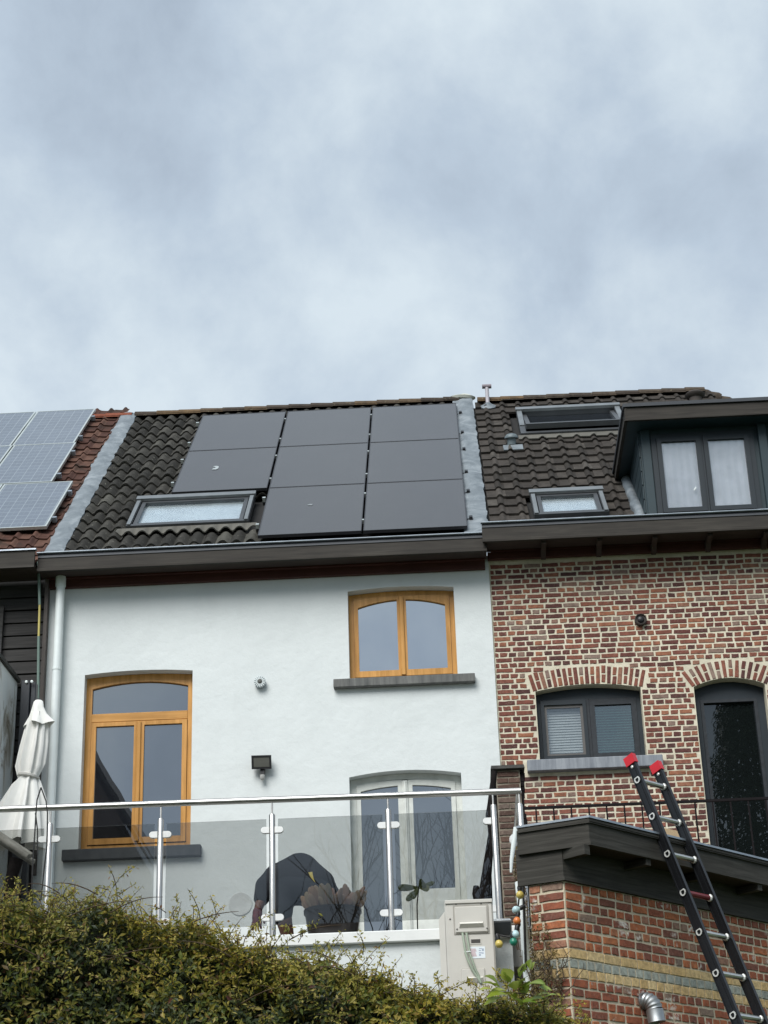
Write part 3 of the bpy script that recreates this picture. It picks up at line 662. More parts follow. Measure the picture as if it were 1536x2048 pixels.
mb = MB(); mb.box(-2.83, -2.78, YW+.0185, YW+.0215, 6.78, 6.86); mb.build('sticker', plain('grey_sticker', (.40, .43, .46), .6), W1)
# square upper window
a, b = -0.982, 0.124; top = arcf(a, b, 8.866, 0.030)
mb = MB(); mb.ring((a, b, 7.885, lambda x: top(x)-.002), (a+.05, b-.05, 7.945, 8.835), YW, YW+.08)
W2 = mb.build('window', M['orange'], WH, 'square orange wood window with two arched panes')
cm = (a+b)/2; ga = arcf(a+.09, b-.09, 8.715, .080)
for x0, x1 in ((a+.052, cm-.002), (cm+.002, b-.052)):
    leaf_sash(W2, x0, x1, 7.952, ga, 8.833, .046, YW-.012, YW+.05, M['orange'], M['orangeh'], M['pane2'], .065)
mb = MB(); mb.cbox(cm-.024, cm+.024, YW-.030, YW-.013, 7.955, 8.832, .006); mb.build('cover_strip', M['orange'], W2)
# sills
mb = MB(); mb.cbox(-1.145, 0.298, YF-.075, YF+.15, 7.795, 7.884, .005)
mb.build('window_sill', M['bluestone'], WH)
mb = MB(); mb.cbox(-3.86, -2.485, YF-.075, YF+.15, 6.120, 6.232, .006); mb.build('window_sill', M['slate_sill'], WH)
# balcony door
a, b = -1.010, 0.108; top = arcf(a, b, 6.864, 0.052)
mb = MB(); mb.ring((a, b, 4.42, lambda x: top(x)-.002), (a+.062, b-.062, 4.436, arcf(a+.062, b-.062, 6.806, .05)), YW, YW+.08)
DR = mb.build('balcony_door', M['doorwhite'], WH)
cm = (a+b)/2 - .008; dt = arcf(a, b, 6.80, .048); dg = arcf(a+.1, b-.1, 6.742, .050)
leaf_sash(DR, a+.064, cm-.03, 4.44, dg, dt, .042, YW-.012, YW+.05, M['doorwhite'], M['doorwhite'], M['pane'], .12)
leaf_sash(DR, cm+.03, b-.064, 4.44, dg, dt, .045, YW-.012, YW+.05, M['doorwhite'], M['doorwhite'], M['pane'], 1.30)
mb = MB(); mb.cbox(cm+.09, b-.125, YW-.018, YW-.013, 4.60, 5.62, .003); mb.build('door_panel', M['doorwhite'], DR)
mb = MB(); mb.cbox(cm-.03, cm+.03, YW-.03, YW+.05, 4.43, 6.84, .008); mb.build('meeting_stile', M['doorwhite'], DR)
mb = MB(); mb.cbox(cm-.011, cm+.011, YW-.043, YW-.0305, 4.43, 6.83, .004); mb.build('cover_strip', M['doorwhite'], DR)
# downpipe, vent, disc
def pipe_lean(x0, z0, x1, z1, y, r): return [(x0, y, z0), (x1, y, z1)]
mb = MB(); mb.tube([(-3.985, 17.80, 9.12), (-3.985, 17.80, 4.3)], 0.046, 14); DP = mb.build('downpipe', M['pvc'], WH, smooth=True)
mb = MB(); mb.tube([(-3.985, 17.80, 9.16), (-3.985, 17.80, 9.03)], 0.054, 14); mb.build('pipe_socket', M['pvc'], DP, smooth=True)
mb = MB(); mb.tube([(-3.985, 17.72, 9.24), (-3.985, 17.79, 9.17), (-3.985, 17.80, 9.14)], 0.038, 12); mb.build('pipe_outlet', M['pvcgrey'], DP, smooth=True)
for zz in (8.1, 6.4):
    mb = MB(); mb.tube([(-3.985, 17.80, zz), (-3.985, 17.80, zz+.025)], 0.050, 14); mb.build('pipe_bracket', M['pvc'], DP)
vc = Vector((-1.897, YF, 7.897)); mb = MB(); mb.lathe([(0.058, 0.0), (0.058, 0.055), (0.050, 0.06), (0.0, 0.061)], vc, (0, -1, 0), 20); VT = mb.build('wall_vent', M['ventm'], WH)
mb = MB()
for k in range(16):
    an = k*2*math.pi/16; d = Vector((math.cos(an), 0, math.sin(an))); mb.obox(vc + Vector((0, -.063, 0)), d, Vector((0, 1, 0)), d.cross(Vector((0, 1, 0))), .026, .060, -.004, .03, -.004, .004)
mb.build('vent_fins', M['pvc'], VT)['kind'] = 'stuff'
mb = MB(); mb.lathe([(0.022, 0), (0.022, .01), (.01, .016), (0, .016)], vc + Vector((0, -.061, 0)), (0, -1, 0), 12); mb.build('vent_hub', M['lens'], VT)
mb = MB(); mb.lathe([(0.115, 0), (0.115, .006), (.11, .009), (0, .009)], pix(481, 1808, YF), (0, -1, 0), 28); mb.build('grey_disc', M['patchg'], WH)  # pale grey round plate on the wall behind the railing glass
# cable pipe and trim in the corner to the left neighbour
t = thing('cable_conduit', 'thin green conduit with a yellow stretch beside the white drainpipe', 'conduit', (-4.2, 17.72, 6.5))
mb = MB(); mb.tube([(-4.214, 17.72, 9.29), (-4.207, 17.72, 9.2), (-4.178, 17.72, 8.80)], .015, 8); mb.build('upper_tube', M['conduitg'], t, smooth=True)
mb = MB(); mb.tube([(-4.178, 17.72, 8.80), (-4.172, 17.72, 8.45)], .012, 8); mb.build('middle_tube', M['conduity'], t, smooth=True)
mb = MB(); mb.tube([(-4.172, 17.72, 8.45), (-4.14, 17.72, 7.6), (-4.13, 17.72, 6.3)], .015, 8); mb.build('lower_tube', M['conduitg'], t, smooth=True)

# ================================================================== BRICK HOUSE (right)
BH = thing('brick_house', 'red brick house with cream mortar, dark brown tiled roof and dormer', 'house', (2.1, YF, 0))
YB = YF + 0.03
opsR = [(0.903, 1.970, 6.95, 7.690, 0.056), (2.505, 3.222, 5.2, 7.668, 0.080)]
BW = facade('wall', M['mortar'], BH, 0.505, 4.6, 0.0, 9.16, opsR, YB, 0.16)
gutter_set(BH, 0.445, 4.5, 9.405, 17.50, 9.185, M['fascia'], 9.135, M['frieze'])
for px in (1087, 1199, 1310, 1420, 1533):
    x = pix(px, 1090, 17.65).x
    mb = MB(); mb.prism([(17.56, 9.165), (17.56, 9.20), (17.84, 9.20), (17.84, 9.10), (17.80, 9.10), (17.72, 9.15)], x-.025, x+.025); mb.build('eaves_bracket', M['darkwood'], BH)
# bricks
SL, CO = 0.182, 0.0575
bs = blanks(M['brick'], 0.166, 0.0405, 0.006, 0.0042, 12); bh = blanks(M['brick'], 0.0755, 0.0405, 0.006, 0.0042, 12)
bv = blanks(M['brick'], 0.041, 0.182, 0.006, 0.003, 8); bvh = blanks(M['brick'], 0.041, 0.084, 0.006, 0.003, 8)
todo = []
def in_open(x, z, mx=0.0):
    for (a, b, zb, zs, rise) in opsR:
        zt = zs + rise*(1-((x-(a+b)/2)/((b-a)/2))**2) if a < x < b else -9
        if a-mx < x < b+mx and zb < z < zs: return True
        if a < x < b and zb < z < zt: return True
    return False
def in_vous(x, z):
    for (a, b, zb, zs, rise) in opsR:
        c = (a+b)/2; hw = (b-a)/2; rad = (hw*hw+rise*rise)/(2*rise); cz = zs+rise-rad
        r_ = math.hypot(x-c, z-cz)
        if rad-.012 < r_ < rad+.196 and abs(math.atan2(x-c, z-cz)) < math.asin(min(1, (hw+.03)/rad))+.004: return True
    return False
nrow = int((9.11-5.35)/CO)
for r in range(nrow):
    z = 9.105 - CO*(r+.5)
    x = 0.512; head = r % 2 == 1
    if head: x += 0.0
    elif r % 4 == 2: x += 0.091*0
    first = True
    while x < 3.85:
        ln = (SL/2 if head else SL) * uni(.96, 1.04)
        if first and head: ln *= 0.5
        elif not head and rnd() < 0.06: ln = SL/2
        elif head and rnd() < 0.05: ln = SL*.75
        first = False
        x0, x1 = x, x+ln; x += ln
        # trim against openings
        a_, b_ = x0, x1; ok = True
        for (oa, ob, zb, zs, rise) in opsR:
            if zb - .02 < z < zs:
                if oa-.005 < b_ and a_ < ob+.005:
                    if a_ < oa-.03: b_ = min(b_, oa-.004)
                    elif b_ > ob+.03: a_ = max(a_, ob+.004)
                    else: ok = False
        if not ok or b_-a_ < .028: continue
        c = (a_+b_)/2
        ns_ = 14; best = (0, 0); run = 0                   # longest stretch of this brick clear of the arch
        for q_ in range(ns_+1):
            xx = a_ + (b_-a_)*(q_+.5)/ns_
            if q_ < ns_ and not in_vous(xx, z) and not in_vous(xx, z-.017) and not in_vous(xx, z+.017): run += 1
            else:
                if run > best[0]: best = (run, q_-run)
                run = 0
        if best[0] < ns_:
            a_, b_ = a_ + (b_-a_)*best[1]/ns_ + .004, a_ + (b_-a_)*(best[1]+best[0])/ns_ - .004
        c = (a_+b_)/2
        if b_-a_ < .035 or in_open(c, z): continue
        if 0.755 < c < 2.115 and 6.815 < z < 6.955: continue
        ish = (b_-a_) < SL*.7
        bl = random.choice(bh if ish else bs); full = (0.074+.0165) if ish else (0.164+.018)
        p = Vector((c, YB, z + uni(-.003, .003)))
        vis = 0 if (z > 5.6 and c < 3.5) else 5000
        todo.append((bl, p, 0, uni(-.012, .012), (b_-a_)/full*uni(.97, 1.02), vis + (EYE-p).length - (0 if ish else 3)))
for (oa, ob, zb, zs, rise) in opsR:
    c = (oa+ob)/2; hw = (ob-oa)/2; rad = (hw*hw+rise*rise)/(2*rise); cz = zs+rise-rad
    n_ = int(round((ob-oa+.06)/0.054)); a0 = math.asin(min(1, (hw+.03)/rad))
    for i in range(n_):
        an = -a0 + 2*a0*(i+.5)/n_
        def vp_(rr): return Vector((c+math.sin(an)*rr, YB, cz+math.cos(an)*rr))
        if i % 2 == 0: todo.append((random.choice(bv), vp_(rad+.096), 0, an*1.2, uni(.94, 1.06), 1))
        else:
            k = uni(-.01, .01)
            todo.append((random.choice(bvh), vp_(rad+.049+k), 0, an*1.2, uni(.94, 1.06), 1)); todo.append((random.choice(bvh), vp_(rad+.147+k), 0, an*1.2, uni(.94, 1.06), 1))
lay_bricks(BW, todo, 300, M['brick'])
# window with blinds
YR = YB + 0.13
a, b = opsR[0][0], opsR[0][1]; top = arcf(a, b, 7.690, .056)
mb = MB(); mb.ring((a, b, 6.955, lambda x: top(x)-.002), (a+.045, b-.045, 6.985, 7.628), YR-.004, YR+.07)
WB = mb.build('window', M['anth'], BH, 'wide dark framed window with pale blinds')
mb = MB(); mb.box(1.415, 1.445, YR-.008, YR+.06, 6.987, 7.626); mb.build('mullion', M['anthold'], WB)
leaf_sash(WB, .95, 1.413, 6.99, 7.575, 7.624, .036, YR-.022, YR+.04, M['anth'], M['anth'], M['clear'], .05)
mb = MB(); mb.ring((.986, 1.377, 7.04, 7.575), (1.012, 1.351, 7.062, 7.545), YR-.003, YR+.01); mb.build('inner_frame', plain('brown_grey_frame', (.10, .095, .09), .6), WB)
leaf_sash(WB, 1.447, 1.923, 6.99, 7.558, 7.624, .052, YR-.012, YR+.04, M['anthold'], M['anthold'], M['clear2'], .06)
def slats(parent, x0, x1, z0, z1, n_, mat, ang):
    for i in range(n_):
        z = z0 + (z1-z0)*(i+.5)/n_; h = (z1-z0)/n_*.48
        mb = MB(); dy = .02
        mb.add([(x0, YR+.055-dy*ang, z-h), (x1, YR+.055-dy*ang, z-h), (x1, YR+.055+dy*ang, z+h*.85), (x0, YR+.055+dy*ang, z+h*.85), (x0, YR+.058-dy*ang, z-h), (x1, YR+.058-dy*ang, z-h), (x1, YR+.058+dy*ang, z+h*.85), (x0, YR+.058+dy*ang, z+h*.85)],
               [(0, 1, 2, 3), (7, 6, 5, 4), (0, 4, 5, 1), (2, 6, 7, 3)])
        mb.build('blind_slat', mat, parent)
slats(WB, 1.0, 1.375, 7.03, 7.56, 19, M['blind'], .25)
slats(WB, 1.49, 1.88, 7.045, 7.565, 19, M['blind2'], 1.0)
mb = MB(); mb.box(a+.04, b-.04, YR+.10, YR+.105, 6.96, 7.63); mb.build('dim_room_sheet', plain('dim_room', (.10, .11, .11), .9), WB)  # dim grey sheet paints the unlit room behind the blinds
mb = MB(); mb.cbox(.770, 2.115, YB-.09, YB+.16, 6.835, 6.950, .006); mb.build('window_sill', M['sillR'], BH)
# soldier course under the sill is left to the mortar line; tall dark window
a, b = opsR[1][0], opsR[1][1]; top = arcf(a, b, 7.668, .080)
mb = MB(); mb.ring((a, b, 5.2, lambda x: top(x)-.002), (a+.065, b-.075, 5.24, 7.565), YR, YR+.07)
WT = mb.build('window', M['anth'], BH, 'tall black glass balcony window')
mb = MB(); mb.bar(a+.063, b-.073, 5.2, 7.567, YR+.03, YR+.04); mb.build('pane', M['darkpane'], WT)
mb = MB(); mb.ring((a+.067, b-.077, 5.21, 7.562), (a+.10, b-.11, 5.26, 7.53), YR-.01, YR+.028); mb.build('sash', M['anthold'], WT)
for x_ in (2.92,):
    mb = MB(); mb.cbox(x_, x_+.03, YR+.042, YR+.06, 5.2, 6.3, .003); mb.build('glazing_bar', M['anthold'], WT)
# wall vent
vc = pix(1281, 1241, YB-.01); mb = MB(); mb.lathe([(.062, 0), (.062, .06), (.054, .065), (.048, .05), (.0, .045)], vc+Vector((0, .02, 0)), (0, -1, 0), 22); VB = mb.build('wall_vent', M['copper'], BH, smooth=True)
mb = MB(); mb.lathe([(.034, 0), (.034, .012), (.026, .02), (0, .022)], vc+Vector((0, -.026, 0)), (0, -1, 0), 16); mb.build('vent_hub', M['black'], VB, smooth=True)
mb = MB(); mb.lathe([(.078, 0), (.076, .012), (.06, .014), (0, .014)], vc+Vector((0, .022, 0)), (0, -1, 0), 16); mb.build('vent_collar', M['mortar'], VB)
# roof
mb = MB(); rbox(mb, .535, 3.72, .05, 5.95, -.10, -.055); RR = mb.build('roof', M['felt'], BH)
CWR = 0.213
def waver(t): 
    t = (t+.12) % 1.0
    return 0.030*max(0.0, math.sin(math.pi*(t-.62)/.34))**.7 if .62 < t < .96 else 0.0
trm = [tile_mesh('roof_tile', M['tileR'], CWR*1.02, .38, waver, 15, .022, .036) for _ in range(3)]
sk1 = (1.03, 1.86, syn(18.42, -.10), syn(19.08, -.11)); sk2 = (1.075, 2.44, syn(20.86, -.06), syn(21.77, -.12))
def skipR(x0, x1, s0, s1):
    for k in (sk1, sk2):
        if x1 > k[0]+.06 and x0 < k[1]-.06 and s1 > k[2]+.04 and s0 < k[3]-.04: return True
    if x0 > 2.12 and s1 < 3.9: return True
    if x0 > 1.95 and s0 < 2.2 and x0 > 2.16: return True
    if x0 > 2.3 and s1 < 5.2: return True
    if x0 > 3.55: return True
    return False
lay_tiles(RR, trm, .56, 16, CWR, .14, 19, .306, skipR)
ridge_row(RR, M['ridge'], .60, 3.62, 5.97, 0.02, .31, .09)
for i, (x, dz) in enumerate(((3.60, .0), (3.74, -.04), (3.88, -.10))):
    mb = MB(); mb.lathe([(.10, 0), (.105, .16), (.09, .2), (0, .2)], rp(x-.07, 5.95-.03*i, -.02+dz), (1, .0, -.25), 12); mb.build('hip_tile', M['ridge'], RR, smooth=True)
apron(BH, 1.0, 1.95, sk1[2]-.06, sk1[2]+.02, waver, CWR, .56, M['zincd'])
apron(BH, 1.05, 2.36, sk2[2]-.13, sk2[2]+.02, waver, CWR, .56, apronm)
skylight(BH, 1.04, 1.85, sk1[2]+.03, sk1[3]-.01, .02, skmats, M['whiteblind'], M['clear'], 'small closed roof window beside the dormer', .054)
# open roof window: fixed frame and a tilted sash
f = MB(); x0, x1, s0, s1 = 1.085, 2.43, sk2[2]+.02, sk2[3]
f.ring((x0, x1, s0, s1), (x0+.07, x1-.07, s0+.07, s1-.09), 0, .08, rp)
OW = f.build('roof_window', skmats[0], BH, 'wide roof window tilted open near the ridge')
mb = MB(); rbox(mb, x0-.01, x1+.01, s1-.10, s1+.01, .072, .11); mb.build('window_hood', skmats[1], OW)
for xx in (x0+.004, x1-.066):
    mb = MB(); rbox(mb, xx, xx+.062, s0+.35, s1-.11, .082, .092); mb.build('side_cover', skmats[1], OW)
mb = MB(); rbox(mb, x0+.07, x1-.07, s0+.07, s1-.09, -.045, -.04); mb.build('unlit_room_sheet', M['black'], OW)  # black sheet in place of the unlit room, its darkness is colour
ta = R(8); ca, sa = math.cos(ta), math.sin(ta); piv = rp(0, (s0+s1)/2+.05, .05); S2 = AS*ca - AN*sa; N2 = AN*ca + AS*sa
hl = (s1-s0)/2 - .07
def tb(mb, xa, xb, sa_, sb_, na, nb): return mb.obox(piv, AX, S2, N2, xa, xb, sa_, sb_, na, nb)
mb = MB(); mb.ring((x0+.075, x1-.075, -hl, hl), (x0+.13, x1-.13, -hl+.07, hl-.06), -.025, .042, lambda u, v, w_: piv + AX*u + S2*v + N2*w_); mb.build('sash', skmats[0], OW)
mb = MB(); tb(mb, x0+.128, x1-.128, -hl+.068, hl-.058, .0, .01); mb.build('pane', M['pane'], OW)
# flue, roof vent, chimney pot
fb = pix(976, 815, 22.03); mb = MB(); mb.tube([fb, fb+Vector((0, 0, .30))], .026, 12); FL = mb.build('flue_pipe', M['vpipe'], BH, smooth=True)
mb = MB(); q = fb+Vector((0, 0, .32)); mb.tube([q-Vector((.062, 0, 0)), q+Vector((.062, 0, 0))], .030, 12); mb.build('tee_cap', plain('lilac_grey_cap', (.20, .17, .19), .6), FL, smooth=True)
mb = MB(); mb.lathe([(.10, -.02), (.11, .01), (.05, .04), (.03, .06), (0, .06)], rp(.735, sy(22.0), .02), AN, 14); mb.build('flue_collar', M['lead'], FL, smooth=True)
vb = rp(.95, sy(20.58), .05); mb = MB(); mb.lathe([(.055, -.02), (.055, .06), (.085, .065), (.085, .085), (.06, .115), (.03, .125), (0, .126)], vb, (0, -.25, 1), 18); RV = mb.build('roof_vent', M['roofvent'], BH, smooth=True)
mb = MB(); rbox(mb, .84, 1.08, sy(20.45)-.08, sy(20.45)+.13, .035, .05); mb.build('vent_flashing', M['lead'], RV)
cb = pix(1391, 800, 21.75); mb = MB(); mb.lathe([(.085, -.35), (.085, .02), (.10, .03), (.13, .055), (.135, .075), (.105, .10), (.05, .115), (0, .116)], cb, (0, 0, 1), 20); mb.build('chimney_pot', M['copper'], BH, smooth=True)
# dormer
YD = 18.12
mb = MB(); mb.box(2.225, 4.2, YD, YD+.06, 9.30, 10.70)
DM = mb.build('dormer', M['teal'], BH)
mb = MB(); mb.add([(2.225, YD+.0, 9.3), (2.225, 19.9, 11.0), (2.225, 19.9, 10.70), (2.225, YD+.0, 10.70), (2.26, YD+.06, 9.3), (2.26, 19.9, 11.0), (2.26, 19.9, 10.7), (2.26, YD+.06, 10.7)], [(0, 1, 3), (4, 7, 5), (0, 4, 5, 1)])
mb = MB()
yt = lambda z: RB.y + (z-RB.z)/math.tan(RP)
mb.add([(2.223, YD, yt and 9.32), (2.223, yt(10.70), 10.70), (2.223, YD, 10.70), (2.27, YD, 9.32), (2.27, yt(10.70), 10.70), (2.27, YD, 10.70)], [(0, 1, 2), (5, 4, 3), (0, 3, 4, 1), (1, 4, 5, 2)])
mb.build('dormer_cheek', M['teal'], DM)
for k in range(6):                       # cheek boards with open joints, running up the slope of the cheek
    z1 = 10.66 - .0; y0 = YD + .03 + k*.0
for k in range(7):
    z0 = 9.55 + k*.165; z1 = min(z0+.150, 10.69)
    y1a, y1b = yt(z0), yt(z1)
    if y1a - YD < .06: continue
    mb = MB(); xo = 2.211
    mb.add([(xo, YD+.012, z0), (xo, y1a-.02, z0), (xo, y1b-.02, z1), (xo, YD+.012, z1), (2.222, YD+.012, z0), (2.222, y1a-.02, z0), (2.222, y1b-.02, z1), (2.222, YD+.012, z1)], [(0, 1, 2, 3), (7, 6, 5, 4), (0, 4, 5, 1), (2, 6, 7, 3), (0, 3, 7, 4), (1, 5, 6, 2)])
    mb.build('cheek_board', M['teal'], DM)
ZT = 10.887
mb = MB(); mb.box(2.075, 4.3, 17.87, 19.70, ZT-.20, ZT-.185); mb.build('dormer_soffit', M['teal'], DM)
mb = MB(); mb.box(2.09, 4.3, 17.90, 19.9, ZT-.02, ZT-.005); mb.build('dormer_roof', M['zincd'], DM)
def fascia_prof(yl, sgn): return [(yl+.010, ZT-.045), (yl+.03, ZT-.045), (yl+.03, ZT-.205), (yl-.006, ZT-.205), (yl-.006, ZT-.19), (yl+.004, ZT-.18)]
mb = MB(); mb.prism(fascia_prof(17.85, 1), 2.062, 4.3); mb.build('dormer_fascia', M['fascia'], DM)
mb = MB(); P = [(x-17.85+2.057, z) for x, z in fascia_prof(17.85, 1)]
n_ = len(P); vs = [(x, y, z) for y in (17.853, 19.66) for x, z in P]; mb.add(vs, [(k, (k+1) % n_, n_+(k+1) % n_, n_+k) for k in range(n_)] + [tuple(range(n_)), tuple(range(n_, 2*n_))]); mb.build('dormer_fascia', M['fascia'], DM)
mb = MB(); mb.box(2.05, 4.3, 17.838, 17.885, ZT-.04, ZT); mb.build('roof_edge', M['zincd'], DM)
mb = MB(); mb.box(2.046, 2.09, 17.887, 19.72, ZT-.04, ZT-.001); mb.build('roof_edge', M['zincd'], DM)
mb = MB(); mb.tube([(2.10, 19.60, 10.86), (2.08, 19.69, 10.92), (2.03, 19.72, 10.95), (1.93, 19.80, 11.02)], [.03, .035, .03, .02], 8)
mb.build('lead_tail', plain('bright_lead', (.48, .52, .54), .5, .3), DM, smooth=True)
lead2 = lead_strip(BH, 2.12, 2.245, .62, 2.45, .05, 'dormer_flashing', .014, 5.0)
# dormer windows
xa, xb, za, zb = 2.345, 3.452, 9.62, 10.628
xm = (xa+xb)/2-.01
mb = MB(); mb.ring((xa, xb, za, zb), (xa+.055, xb-.055, za+.06, zb-.055), YD-.025, YD-.002)
mb.build('dormer_frame', M['anth'], DM)
mb = MB(); mb.box(xm-.014, xm+.014, YD-.030, YD-.002, za+.0605, zb-.0555); mb.build('mullion', M['anth'], DM)
for x0, x1 in ((xa+.057, xm-.016), (xm+.016, xb-.057)):
    st = .050; mb = MB(); mb.ring((x0, x1, za+.062, zb-.057), (x0+st, x1-st, za+.062+st, zb-.057-st), YD-.045, YD-.003); mb.build('dormer_sash', M['anth'], DM)
    mb = MB(); mb.box(x0+st-.004, x1-st+.004, YD-.022, YD-.016, za+.1, zb-.1); mb.build('pane', M['clear'], DM)
    mb = MB(); n_ = 24
    for i in range(n_+1):
        x = x0+st-.004 + (x1-x0-2*st+.008)*i/n_; yy = YD-.008 + .004*math.sin(i*1.3+x0)
        mb.v += [(x, yy, za+.1), (x, yy, zb-.1)]
    mb.f += [(2*i, 2*i+2, 2*i+3, 2*i+1) for i in range(n_)]; mb.build('curtain', M['curtain'], DM, smooth=True)
mb = MB(); mb.obox(pix(1390, 977, YD-.05), Vector((.6, 0, .8)), Vector((0, 1, 0)), Vector((-.8, 0, .6)), -.022, .022, 0, .01, -.006, .006); mb.build('window_handle', M['pvc'], DM)
mb = MB(); mb.cbox(3.50, 3.59, YD-.06, YD-.002, 9.45, 10.68, .004); mb.build('corner_post', M['teal'], DM)
mb = MB(); mb.cbox(2.24, 2.335, YD-.03, YD-.002, 9.45, 10.68, .004); mb.build('corner_post', M['teal'], DM)

# ================================================================== LEFT HOUSE
LH = thing('timber_clad_house', 'narrow house clad in blackened planks with a red tiled roof', 'house', (-5.2, YF, 0))
mb = MB(); mb.box(-7.5, -4.155, YF+.03, YF+.33, 0, 9.2); LW = mb.build('wall', M['felt'], LH)
z = 9.10; i = 0
while z > 7.0:
    h = .142
    mb = MB(); mb.prism([(YF+.028, z-h+.012), (YF-.004+uni(-.003, .003), z-h+.012), (YF+.006, z-.004), (YF+.028, z-.004)], -6.2, -4.165)
    o = mb.build('plank', M['plank'], LW); o.rotation_euler = (0, uni(-.0015, .0015), 0); z -= h
gl_ = LH
mb = MB(); mb.prism([(17.46, 9.318), (17.46, 9.334), (17.51, 9.334), (17.51, 9.318)], -6.5, -4.185); mb.build('gutter_lip', M['zinc'], LH)
mb = MB(); mb.prism([(17.478, 9.312), (17.51, 9.312), (17.51, 9.125), (17.465, 9.125), (17.472, 9.145)], -6.5, -4.20); mb.build('fascia_board', M['fascia'], LH)
mb = MB(); mb.box(-6.5, -4.2, 17.512, YF-.002, 9.15, 9.17); mb.build('soffit_board', M['darkwood'], LH)
mb = MB(); mb.box(-4.150, -4.115, 17.80, YF-.004, 6.0, 9.26); mb.build('corner_trim', M['trim'], LH)
mb = MB(); mb.box(-4.64, -4.588, YF-.05, YF-.006, 7.95, 8.86); mb.build('window_surround', M['plank'], LH)
mb = MB(); rbox(mb, -7.5, -4.16, .05, SR+.1, -.10, -.055); RL = mb.build('roof', M['felt'], LH)
CWL = .200
def wavel(t):
    t = (t+.1) % 1.0
    return 0.036*math.sin(math.pi*(t-.66)/.32)**.7 if .66 < t < .98 else 0.004*math.cos(t*6)
tl = [tile_mesh('roof_tile', M['tileL'], CWL*1.02, .36, wavel, 15, .018, .028) for _ in range(3)]
lay_tiles(RL, tl, -4.21-6*CWL, 6, CWL, .12, 23, .276, lambda x0, x1, s0, s1: (x1 < -4.75 and s0 > .95), .01)
ridge_row(RL, M['ridgeL'], -4.80, -4.13, SR-.01, .02, .34, .085)

# ================================================================== SOLAR PANELS
PN = 0.115
LAB = [['bottom', 'middle', 'top'], ]
def solar(x0, s0, wd, ht, label, group, glass, frame, border, dirt=None):
    t = thing('solar_panel', label, 'solar panel', rp(x0+wd/2, s0, PN), group)
    mb = MB(); mb.ring((x0, x0+wd, s0, s0+ht), (x0+border, x0+wd-border, s0+border, s0+ht-border), PN-.035, PN+.001, rp); mb.build('frame', frame, t)
    g = MB(); g.v = []; g.box(-wd/2+border, wd/2-border, -ht/2+border, ht/2-border, -.004, 0)
    o = put('glass', g.mesh('glass', glass), t, rp(x0+wd/2, s0+ht/2, PN-.002)); o.rotation_euler = (RP, 0, 0)
    return t
COLX = [-3.079, -1.940, -.806]; S0 = syn(18.062, PN) - .004; PH = 1.718
cn = ['left', 'middle', 'right']; rn = ['bottom', 'middle', 'top']
black_labels = {(0, 1): 'black solar panel with a white dropping, just above the white framed skylight', (0, 2): 'black solar panel at the ridge, next to the bare wave tiles',
    (1, 0): 'black solar panel beside the skylight, lowest and just above the gutter', (1, 1): 'black solar panel surrounded by others, central in the black array', (1, 2): 'black solar panel at the ridge, between two other ridge panels',
    (2, 0): 'black solar panel at the gutter end nearest the wrinkled lead strip', (2, 1): 'black solar panel halfway up the roof along the wrinkled lead strip', (2, 2): 'black solar panel at the ridge beside the wrinkled lead strip'}
for c in range(3):
    for r_ in range(3):
        if (c, r_) not in black_labels: continue
        p = solar(COLX[c], S0 + r_*(PH+.006), 1.112, PH, black_labels[(c, r_)], 'black solar panels on the white house', M['solar'], M['solarframe'], .009)
        if (c, r_) == (0, 1):
            d = MB(); q = pix(461, 931, 19.9)
            qs = rp((q.x), 0, 0); sx = -2.66; ss = S0 + 1*(PH+.006) + .93
            pts = [(-.04, .03), (.0, .045), (.045, .03), (.05, -.03), (.02, -.06), (-.045, -.055), (-.03, -.02), (.01, -.005)]
            d.add([rp(sx+a_*.8, ss+b_*1.5, PN+.0005) for a_, b_ in pts] + [rp(sx+a_*.8, ss+b_*1.5, PN+.003) for a_, b_ in pts], [tuple(range(8, 16))]); d.build('white_dropping', M['dropping'], p)
        if (c, r_) == (1, 0):
            d = MB(); sx, ss = COLX[1]+.51, S0+1.0; pts = [(-.03, .0), (.0, .018), (.035, .01), (.02, -.02), (-.02, -.015)]
            d.add([rp(sx+a_, ss+b_*1.5, PN+.002) for a_, b_ in pts], [tuple(range(5))]); d.build('faint_smear', plain('grey_smear', (.20, .22, .23), .7), p)
# mounting rails with their clamps: two under each row
railn = 0
for r_ in range(3):
    for q, frac in enumerate((.22, .78)):
        s = S0 + r_*(PH+.006) + PH*frac
        x0 = -1.99 if r_ == 0 else -3.13
        t = thing('mounting_rail', ['lower', 'upper'][q] + ' black mounting rail under the ' + ['gutter', 'centre', 'ridge'][r_] + ' row of black solar panels', 'mounting rail', rp(-.8, s, .05), 'mounting rails under the black solar panels')
        mb = MB(); rbox(mb, x0, .378, s-.02, s+.02, .028, .068); mb.build('rail', M['black'], t)
        mb = MB(); rbox(mb, .335, .372, s-.035, s+.022, .04, .10); mb.build('end_clamp', M['black'], t)
        mb = MB(); rbox(mb, x0, x0+.035, s-.02, s+.02, .07, PN+.006); mb.build('end_clamp', M['alu'], t)
        for k in ([1, 2] if r_ else [2]):
            mb = MB(); rbox(mb, COLX[k]-.024, COLX[k]-.002, s-.018, s+.018, .07, PN+.002); mb.build('middle_clamp', M['alu'], t)
